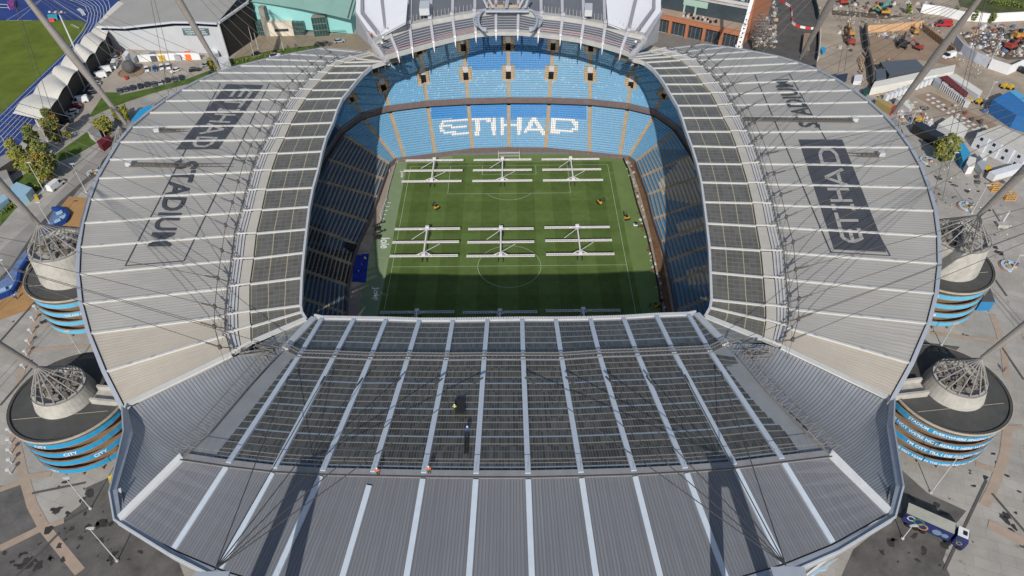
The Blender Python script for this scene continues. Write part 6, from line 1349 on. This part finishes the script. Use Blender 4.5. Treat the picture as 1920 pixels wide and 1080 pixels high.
# stacked white cabins, two storeys
M_cw = mat('cabin_white', (.66, .68, .72), .5, .04, .5); M_cr = mat('cabin_roof', (.55, .53, .47), .7, .12, .4)
for i in range(4):
    ox, oy = i*24.5, i*11.5; a, b = G(1820+ox*.93, 275+oy*.95), G(1842+ox*.93, 287+oy*.95)
    for lv in (0, 1):
        u = (b-a).normalized(); n_ = Vector((-u.y, u.x, 0)); W2 = (b-a).length*.97; dp = 7.0 if i else 7.0
        t = thing('site_office', '%s cabin, %s of four, in the stacked white site offices at the right edge' % (('lower', 'upper')[lv], ('leftmost', 'second', 'third', 'rightmost')[i]), 'cabin', (a.x, a.y, GZ+lv*2.7), 'stacked white site offices')
        z0 = GZ+lv*2.72; q = [a, a+u*W2, a+u*W2+n_*dp*1.6, a+n_*dp*1.6]
        MB().prism([(p.x, p.y) for p in q], z0, z0+2.66, 0, 1 if lv else 0).build('wall', [M_cw, M_cr], t)
        f = a+u*W2*.5-n_*.06; r = MB(); r.beam(f-u*.5+Vector((0, 0, z0+1.9-a.z*0)) - Vector((0, 0, f.z)) , f+u*.5+Vector((0, 0, z0+1.9))-Vector((0, 0, f.z)), .08, 1.0); wn_ = r.build('window', M_wind, t)
        f2 = f+u*1.0; r = MB(); r.beam(f-u*.85+Vector((0, 0, z0+1.95-f.z)), f-u*.55+Vector((0, 0, z0+1.95-f.z)), .06, 1.1); r.build('shutter', M_hat, wn_)
t = thing('footbridge', 'white boxed footbridge on posts beside the stacked site offices', 'footbridge', G(1885,325)); r = MB(); a, b = P(1861,325,GZ+3), P(1915,309,GZ+3); r.beam(a, b, 2.4, 2.4); r.build('enclosure', M_cw, t); r = MB()
for f in (.15, .8): p = a.lerp(b, f); r.tube((p.x, p.y, GZ), (p.x, p.y, p.z-2.2), .2, n=6)
r.build('posts', M_steel, t)
for i, (x, y, lb) in enumerate(((1864,356,'orange stillage against the white bridge, partly behind the mast'),(1890,372,'orange stillage standing on pale paving right of the mast'))):
    t = thing('stillage', lb, 'cage', G(x, y), 'orange steel cages'); g0 = G(x, y); r = MB(); mo = mat('cage_orange', (.75, .36, .03), .5, .08)
    cs = [g0+Vector((sx*1.5, sy*1.1, 0)) for sx, sy in ((-1,-1),(1,-1),(1,1),(-1,1))]
    for c in cs: r.tube(c, c+Vector((0, 0, 1.8)), .12, n=4)
    for k in range(4):
        for z in (.2, 1.0, 1.8): r.beam(cs[k]+Vector((0, 0, z)), cs[(k+1) % 4]+Vector((0, 0, z)), .14, .14)
    for k in range(5): r.beam(cs[0].lerp(cs[1], k/4)+Vector((0, 0, .2)), cs[3].lerp(cs[2], k/4)+Vector((0, 0, .2)), .12, .1)
    r.build('cage_frame', mo, t)
top_prism('ticket_kiosk', 'dark kiosk with a bright blue front panel beside the right ramp tower', 'kiosk', [(1845,555),(1857,540),(1866,566),(1840,566)], 3.2, mat('kiosk_blue', (.03, .20, .42), .5, .1, 1), mtop=M_cable)
def planter(x, y, label, r0=2.4):
    g0 = G(x, y); t = thing('planter_bench', label, 'bench', g0, 'curved benches with pale blue seats on the plaza'); r = MB(); r.lathe(g0, [(r0, 0), (r0, .5), (r0-.8, .5), (r0-.8, 0)], 20, 0, 0, pi*1.4); r.build('bench', mat('bench_pale2', (.40, .55, .68), .5, .08), t)
    r = MB(); r.lathe(g0, [(r0+.4, .02), (r0+.4, .2), (r0, .2)], 20, 0, pi*.2, pi*1.3); r.build('rim', Mb, t); r = MB()
    for k in range(5): r = MB(); r.box(g0+Vector((cos(k*2)*1.2, sin(k*2)*1.2, 0)), (.9, .6, .7), k, 0); r.build('box', mat('cardboard', (.45, .33, .20), .8, .1), t)
planter(1738,302,'curved bench by the roof edge under the olive tree'); planter(1812,388,'curved bench with boxes at the foot of the right mast'); planter(1893,500,'curved bench at the right edge below the mast'); planter(175,325,'curved bench by the left roof edge near the lamp post', 2.0)
t = thing('signpost_block', 'concrete block with a grey post beside the right tower', 'post', G(1878,420)); r = MB(); r.box(G(1878,424), (3, 1.8, 1), -.1); r.build('block', M_conc, t); r = MB(); a = G(1878,420); r.tube(a+Vector((0, 0, 1)), a+Vector((.5, .5, 4.5)), .25, n=8); r.build('post', M_steelw, t)
# barriers
BR = mat('barrier_red', (.62, .05, .05), .5, .05); BW = mat('barrier_white', (.78, .78, .78), .5, .05); pts = [(1463,2),(1473,8),(1482,14),(1484,24),(1484,34),(1485,44),(1491,49),(1500,52),(1510,54),(1520,55),(1532,55),(1540,56)]
for i, (a, b) in enumerate(zip(pts[:-1], pts[1:])):
    o = MB(); p, q = G(*a), G(*b); o.beam(p+Vector((0, 0, 1.0)), p.lerp(q, .96)+Vector((0, 0, 1.0)), .25, .9); o.beam(p+Vector((0, 0, .25)), p.lerp(q, .96)+Vector((0, 0, .25)), .6, .25)
    o = o.build('road_barrier', (BR, BW)[i % 2]); tag(o, '%s plastic barrier, number along the curve from the top: %s' % (('red', 'white')[i % 2], ('first','second','third','fourth','fifth','sixth','seventh','eighth','ninth','tenth','last')[i]), 'barrier', 'red and white barriers on the site road')
wall('mesh_fence', 'pale boarded fence down the middle of the site road', 'fence', [(1536,62),(1535,90),(1532,116)], 2.4, .5, mat('fence_pale', (.5, .47, .42), .7, .2, 1.5)); wall('mesh_fence', 'dark green screened fence at the top of the site road', 'fence', [(1524,2),(1530,20),(1533,38)], 2.6, .4, mat('fence_green', (.03, .06, .06), .8, .2, 1))
top_prism('long_skip', 'dark lorry bed with plant on the site road left of the mast', 'lorry bed', [(1508,62),(1520,62),(1518,95),(1504,93)], 2.2, M_asph, mtop=M_yard)
t = thing('scaffold_tower', 'grey scaffold tower at the corner of the brick office block', 'scaffold', G(1425,50)); r = MB()
for i in range(4):
    for j in range(7): p = G(1412,88)+Vector((i*2.6, j*3.0, 0)); r.tube(p, p+Vector((0, 0, 9)), .08, n=4)
for z in (2, 4, 6, 8):
    for j in range(7): p = G(1412,88)+Vector((0, j*3, z)); r.beam(p, p+Vector((7.8, 0, 0)), .5 if j % 2 else .12, .1)
    for i in range(4): p = G(1412,88)+Vector((i*2.6, 0, z)); r.beam(p, p+Vector((0, 18, 0)), .12, .1)
r.build('scaffold_frame', M_steel, t)
CRN = thing('crane_boom', 'white telescopic crane boom rising at the brick corner of the office block', 'crane', G(1388,96)); a = P(1384,92,26); b = P(1410,0,38); d = (b-a)
r = MB(); r.beam(a, a.lerp(b, .5), 1.7, 1.4); r.beam(a.lerp(b, .45), b+d*.3, 1.2, 1.1); BM_ = r.build('boom', M_hat, CRN); r = MB(); g0 = G(1383,100); r.box(g0, (7, 3, 2.2), 1.3); r.beam(g0+Vector((0, 0, 2.2)), a, 1.6, 1.3); r.build('chassis', M_hat, CRN)
r = MB()
for k in range(7): c = a.lerp(b, .05+k*.09); r.box(c+Vector((0, 0, .02)), (.6, .5, .2), 1.3)
r.build('boom_fittings', M_black, BM_)
# clutter yards: pallets and props, each its own thing
cols = [M_conc, M_cw, mat('pallet_tan', (.45, .34, .22), .8, .15, 1), M_asph, mat('dull_red', (.28, .12, .10), .8, .2, 1), M_steel, M_dirt, M_steelw, M_conc, mat('dull_blue', (.10, .15, .24), .8, .2, 1)]
cn = ['pale concrete', 'white', 'tan', 'dark grey', 'dull red', 'grey', 'brown', 'pale grey', 'cream', 'dull blue']
def clutter(lst, where, grp):
    R = random.Random(len(lst)*3+int(lst[0][0]))
    for i, (x, y) in enumerate(lst):
        k = R.randrange(10); g0 = G(x, y); o = MB(); dx, dy, dz = R.uniform(.7, 2.4), R.uniform(.6, 1.6), R.uniform(.4, 1.5); o.box(g0, (dx, dy, dz*.6), R.uniform(0, 3)); o.box(g0+Vector((.1, .1, dz*.6)), (dx*.7, dy*.8, dz*.4), R.uniform(0, .3), 0)
        o = o.build('pallet', cols[k]); tag(o, '%s stack of site materials %s' % (cn[k], where), 'stack', grp)
R = random.Random(3)
clutter([(1815+R.uniform(0, 95), 50+R.uniform(0, 22)) for _ in range(48)], 'among the heap on the mud at the upper right', 'materials heaped on the mud')
clutter([(1626+R.uniform(0, 85), 62+R.uniform(0, 14)) for _ in range(20)], 'under the orange timber wall', 'materials under the timber wall')
clutter([(1440+R.uniform(-16, 18), 5+R.uniform(0, 75)) for _ in range(30)], 'beside the scaffold on the site road', 'materials beside the scaffold')
clutter([(1800+R.uniform(0, 120), 82+R.uniform(0, 25)) for _ in range(16)], 'in the lower part of the mud', 'materials low on the mud')
clutter([(1685+R.uniform(0, 60), 205+R.uniform(0, 35)) for _ in range(20)], 'by the foot of the upper right mast', 'materials by the mast foot')
clutter([(1716+R.uniform(0, 40), 4+R.uniform(0, 12)) for _ in range(9)], 'at the top left of the curved hoarding', 'materials at the hoarding')
clutter([(1825+R.uniform(0, 60), 310+R.uniform(0, 40)) for _ in range(9)], 'on pale ground near the white footbridge', 'materials near the footbridge')
clutter([(1572+R.uniform(0, 30), 45+R.uniform(0, 55)) for _ in range(14)], 'along the site road beside the two machines', 'materials along the site road')
clutter([(1540+R.uniform(0, 180), 3+R.uniform(0, 16)) for _ in range(30)], 'along the top edge of the building site', 'materials along the top edge')
clutter([(1775+R.uniform(0, 80), 186+R.uniform(0, 60)) for _ in range(26)], 'in the yard of pale pads', 'materials in the pale pad yard')
clutter([(1730+R.uniform(0, 60), 40+R.uniform(0, 12)) for _ in range(10)], 'on the dirt road near the red pickup', 'materials by the red pickup')
clutter([(208+R.uniform(0, 25), 96+R.uniform(0, 12)) for _ in range(7)], 'between the canopy end and the hall wall', 'materials by the hall')
# rows of white cubicles around the lower yard
for i in range(12):
    t_ = i/11; g0 = G(1660+88*t_, 188-33*t_); o = MB(); o.box(g0, (1.5, 1.3, 2.3), .35); o.box(g0+Vector((0, 0, 2.3)), (1.65, 1.45, .15), .35); tag(o.build('site_toilet', M_cw), 'white cubicle in the upper row behind the mast', 'toilet', 'row of cubicles behind the mast')
for i in range(14):
    t_ = i/13; g0 = G(1766+44*t_, 166+34*t_); o = MB(); o.box(g0, (1.5, 1.3, 2.3), -.6); o.box(g0+Vector((0, 0, 2.3)), (1.65, 1.45, .15), -.6); tag(o.build('site_toilet', M_steelw), 'grey white cubicle in the row below the maroon roof', 'toilet', 'row of cubicles below the maroon roof')
for i in range(24):
    x, y = (1740+ (i % 12)*9.5, 178+(i % 12)*6.2+(0 if i < 12 else 9)) ; g0 = G(x, y, .06); tag(MB().box(g0, (1.3, 1.0, .12), .5).build('concrete_pad', M_cw), 'small pale pad set in the brown yard at the right', 'pad', 'pale pads in the brown yard')
for x, y, lb in ((1815,193,'left yellow roller by the brown yard'),(1834,194,'right yellow roller by the brown yard'),(1881,165,'left yellow dumper beside the road'),(1893,167,'right yellow dumper beside the road'),(1721,230,'yellow dumper by the black container'),(1849,320,'yellow machine beside the white footbridge')):
    g0 = G(x, y); t = thing('dumper', lb, 'dumper', g0, 'small yellow site machines'); r = MB(); r.box(g0+Vector((0, 0, .5)), (2.2, 1.5, .8), .5); r.box(g0+Vector((.2, .2, 1.3)), (1, 1, .7), .5); r.build('body', PAINT['yellow'], t); r = MB()
    for s in (-1, 1): r.tube(g0+Vector((s*.8, -.9, .45)), g0+Vector((s*.8, .9, .45)), .45, n=10)
    r.build('wheels', M_tyre, t)
pl = MB(); R = random.Random(9)
for k in range(40): p = G(R.uniform(1612,1622), R.uniform(112,158)); pl.beam(p+Vector((0, 0, .3+R.random())), p+Vector((R.uniform(-.6,.6), R.uniform(2, 5), .4+R.random())), .35, .12)
tag(pl.build('plank_heap', MATS['pallet_tan']), 'long heap of loose planks beside the dark wall', 'planks')
for k, (pts, lb) in enumerate((([(1551,142),(1568,138),(1571,146),(1557,150)],'navy noticeboard panel beside the roof edge, left one'),([(1571,140),(1590,137),(1588,147),(1573,149)],'navy noticeboard panel beside the roof edge, right one'),([(1603,140),(1618,140),(1616,152),(1601,152)],'pale noticeboard with a blue picture by the plank heap'))): top_prism('notice_board', lb, 'board', pts, 1.6, (PAINT['navy'], PAINT['navy'], M_cw)[k])
top_prism('water_butt', 'dark green round tank at the foot of the plank heap', 'tank', [(1619,166),(1625,163),(1630,168),(1625,174),(1619,172)], 2, mat('tank_green', (.02, .07, .06), .6, .1))
top_prism('generator', 'blue generator beside the pale fence on the site road', 'generator', [(1538,89),(1545,87),(1549,93),(1543,97)], 1.6, MATS.get('tent_blue'))
# people on the ground
PG = 'people on the plaza and the site'
for x, y, k, lb in ((1637,119,'o','worker in orange at the left end of the dark grey cabins'),(1665,117,'o','worker in orange behind the dark grey cabins, further right'),(1711,42,'o','worker in orange on the dirt road near the sapling'),(1708,27,'y','worker in yellow on the dirt road at the top'),(1513,92,'y','worker in yellow on the site road beside the mast'),(1536,20,'y','worker in yellow by the dark green fence'),
    (1757,337,'g','person on the pale plaza right of the roof, upper'),(1759,338,'g','companion beside the person on the pale plaza'),(1752,383,'g','person by the roof edge at the right'),(1820,387,'g','person beside the boxes at the mast foot'),(1905,500,'b','person in blue by the lower right bench'),(33,561,'b','person in pale blue and white walking on the orange paving'),
    (554,88,'g','left person standing outside the turquoise building'),(560,92,'g','right person standing outside the turquoise building'),(540,91,'g','person by the flowers near the flagpole'),(1305,72,'o','person in red outside the brick arcade'),(1390,75,'b','person at the crane base'),(213,93,'y','worker in yellow between the canopy end and the hall'),(1835,812,'g','person in dark clothes at the foot of the right ramp tower'),(1880,697,'g','person beside the right ramp tower, upper')):
    person(x, y, GZ, k, lb, 0, PG)
R = random.Random(5)
for i, (x, y) in enumerate([(20+R.uniform(-3, 3), 812+k*19) for k in range(5)]+[(47+8*k*.55, 690-22*k+R.uniform(-2, 2)) for k in range(6)]):
    g0 = G(x, y); t = thing('bollard_light', 'small white capped bollard casting a shadow on the paving beside the tan path', 'bollard', g0, 'bollards along the tan path'); r = MB(); r.tube(g0, g0+Vector((0, 0, 1.6)), .14, n=8); r.build('post', M_rib, t); r = MB(); r.lathe(g0+Vector((0, 0, 1.6)), [(.5, 0), (.45, .18), (0, .25)], 12); r.build('cap', M_rib, t)
top_prism('flag_banner', 'yellow and lime banner by the roof corner at the lower left', 'banner', [(202,894),(214,888),(216,900),(208,915)], 3, mat('banner_yellow', (.75, .55, .05), .6, .2, 1))
# pale bird emblem on the south glass front, lower right
em = MB(); e_ = [(1520,1078),(1532,1066),(1545,1062),(1552,1056),(1572,1046),(1560,1054),(1553,1062),(1550,1068),(1538,1070),(1528,1078)]; q_ = [P(x, y, 31) for x, y in e_]; em.hexa([p+Vector((0, 0, -.3)) for p in q_], q_)
tag(em.build('emblem', MATS['bench_pale2']), 'pale blue curved emblem on the glass front below the near roof, lower right', 'emblem')
R = random.Random(21)
def rub(label, pts, n_, smax, ms):
    xs = [p[0] for p in pts]; ys = [p[1] for p in pts]; m_ = MB(); k = 0
    while k < n_:
        x, y = R.uniform(min(xs), max(xs)), R.uniform(min(ys), max(ys))
        if not inpoly(x, y, pts): continue
        k += 1; g0 = G(x, y); s = R.uniform(.15, smax)*R.uniform(.4, 1); m_.hexa([g0+Vector((a*s, b*s*.8, 0)) for a, b in ((-1,-1),(1.1,-.8),(.9,1),(-.8,1.1))], [g0+Vector((a*s*.5+R.uniform(-.2,.2)*s, b*s*.4, s*R.uniform(.4, 1.2))) for a, b in ((-1,-1),(1,-1),(1,1),(-1,1))], R.randrange(len(ms)))
    stuff(tag(m_.build('rubble', ms), label, 'rubble'))
MS_ = [M_conc, M_dirt, M_steel, MATS['pallet_tan'], M_cw, M_asph]
rub('loose rubble and offcuts strewn over the upper right mud', [(1800,62),(1920,54),(1920,108),(1860,104),(1820,84)], 420, .9, MS_+[MATS['dull_red'], MATS['dull_blue']])
rub('spoil and offcuts along the top edge of the building site', [(1540,14),(1720,20),(1760,34),(1740,48),(1560,44)], 260, .7, [M_dirt, M_conc, MATS['mud'], M_steel])
rub('debris scattered around the foot of the upper right mast', [(1640,178),(1700,186),(1760,232),(1770,262),(1720,240),(1690,218)], 240, .7, MS_)
rub('broken debris between the scaffold and the office block', [(1405,10),(1455,4),(1455,90),(1410,90)], 260, .8, MS_)
rub('loose gravel heaps on the road above the brown yard', [(1600,35),(1760,50),(1850,120),(1830,150),(1790,110),(1725,48)], 220, .5, [M_dirt, M_conc, MATS['mud']])
rub('litter and loose slabs on the pale plaza right of the stadium', [(1740,300),(1800,330),(1900,420),(1900,470),(1780,400)], 90, .4, MS_)

for i, (x, y, c, lb) in enumerate(((216,112,'silver','silver car between the hall corner and the canopy end'),(150,180,'black','black car tucked against the dark rear wall of the stand'),(205,128,'black','black car beside the white van with the yellow tail'),(385,124,'silver','silver car parked just left of the far left mast'),(480,104,'navy','navy car on the verge by the flagpoles'),(330,134,'white','white car alone right of the four cars'))):
    _o = [o for o in bpy.data.objects if o.get('category') == 'car' and o.name.startswith('parked_car')][0]
    p, q = G(x, y), G(x-5, y+2); o = dup(_o, mats={m.name: PAINT[c] for m in PAINT.values()}); o.location = p; o.rotation_euler = (0, 0, math.atan2(q.y-p.y, q.x-p.x)); o['label'] = lb; o['group'] = 'cars around the stadium'
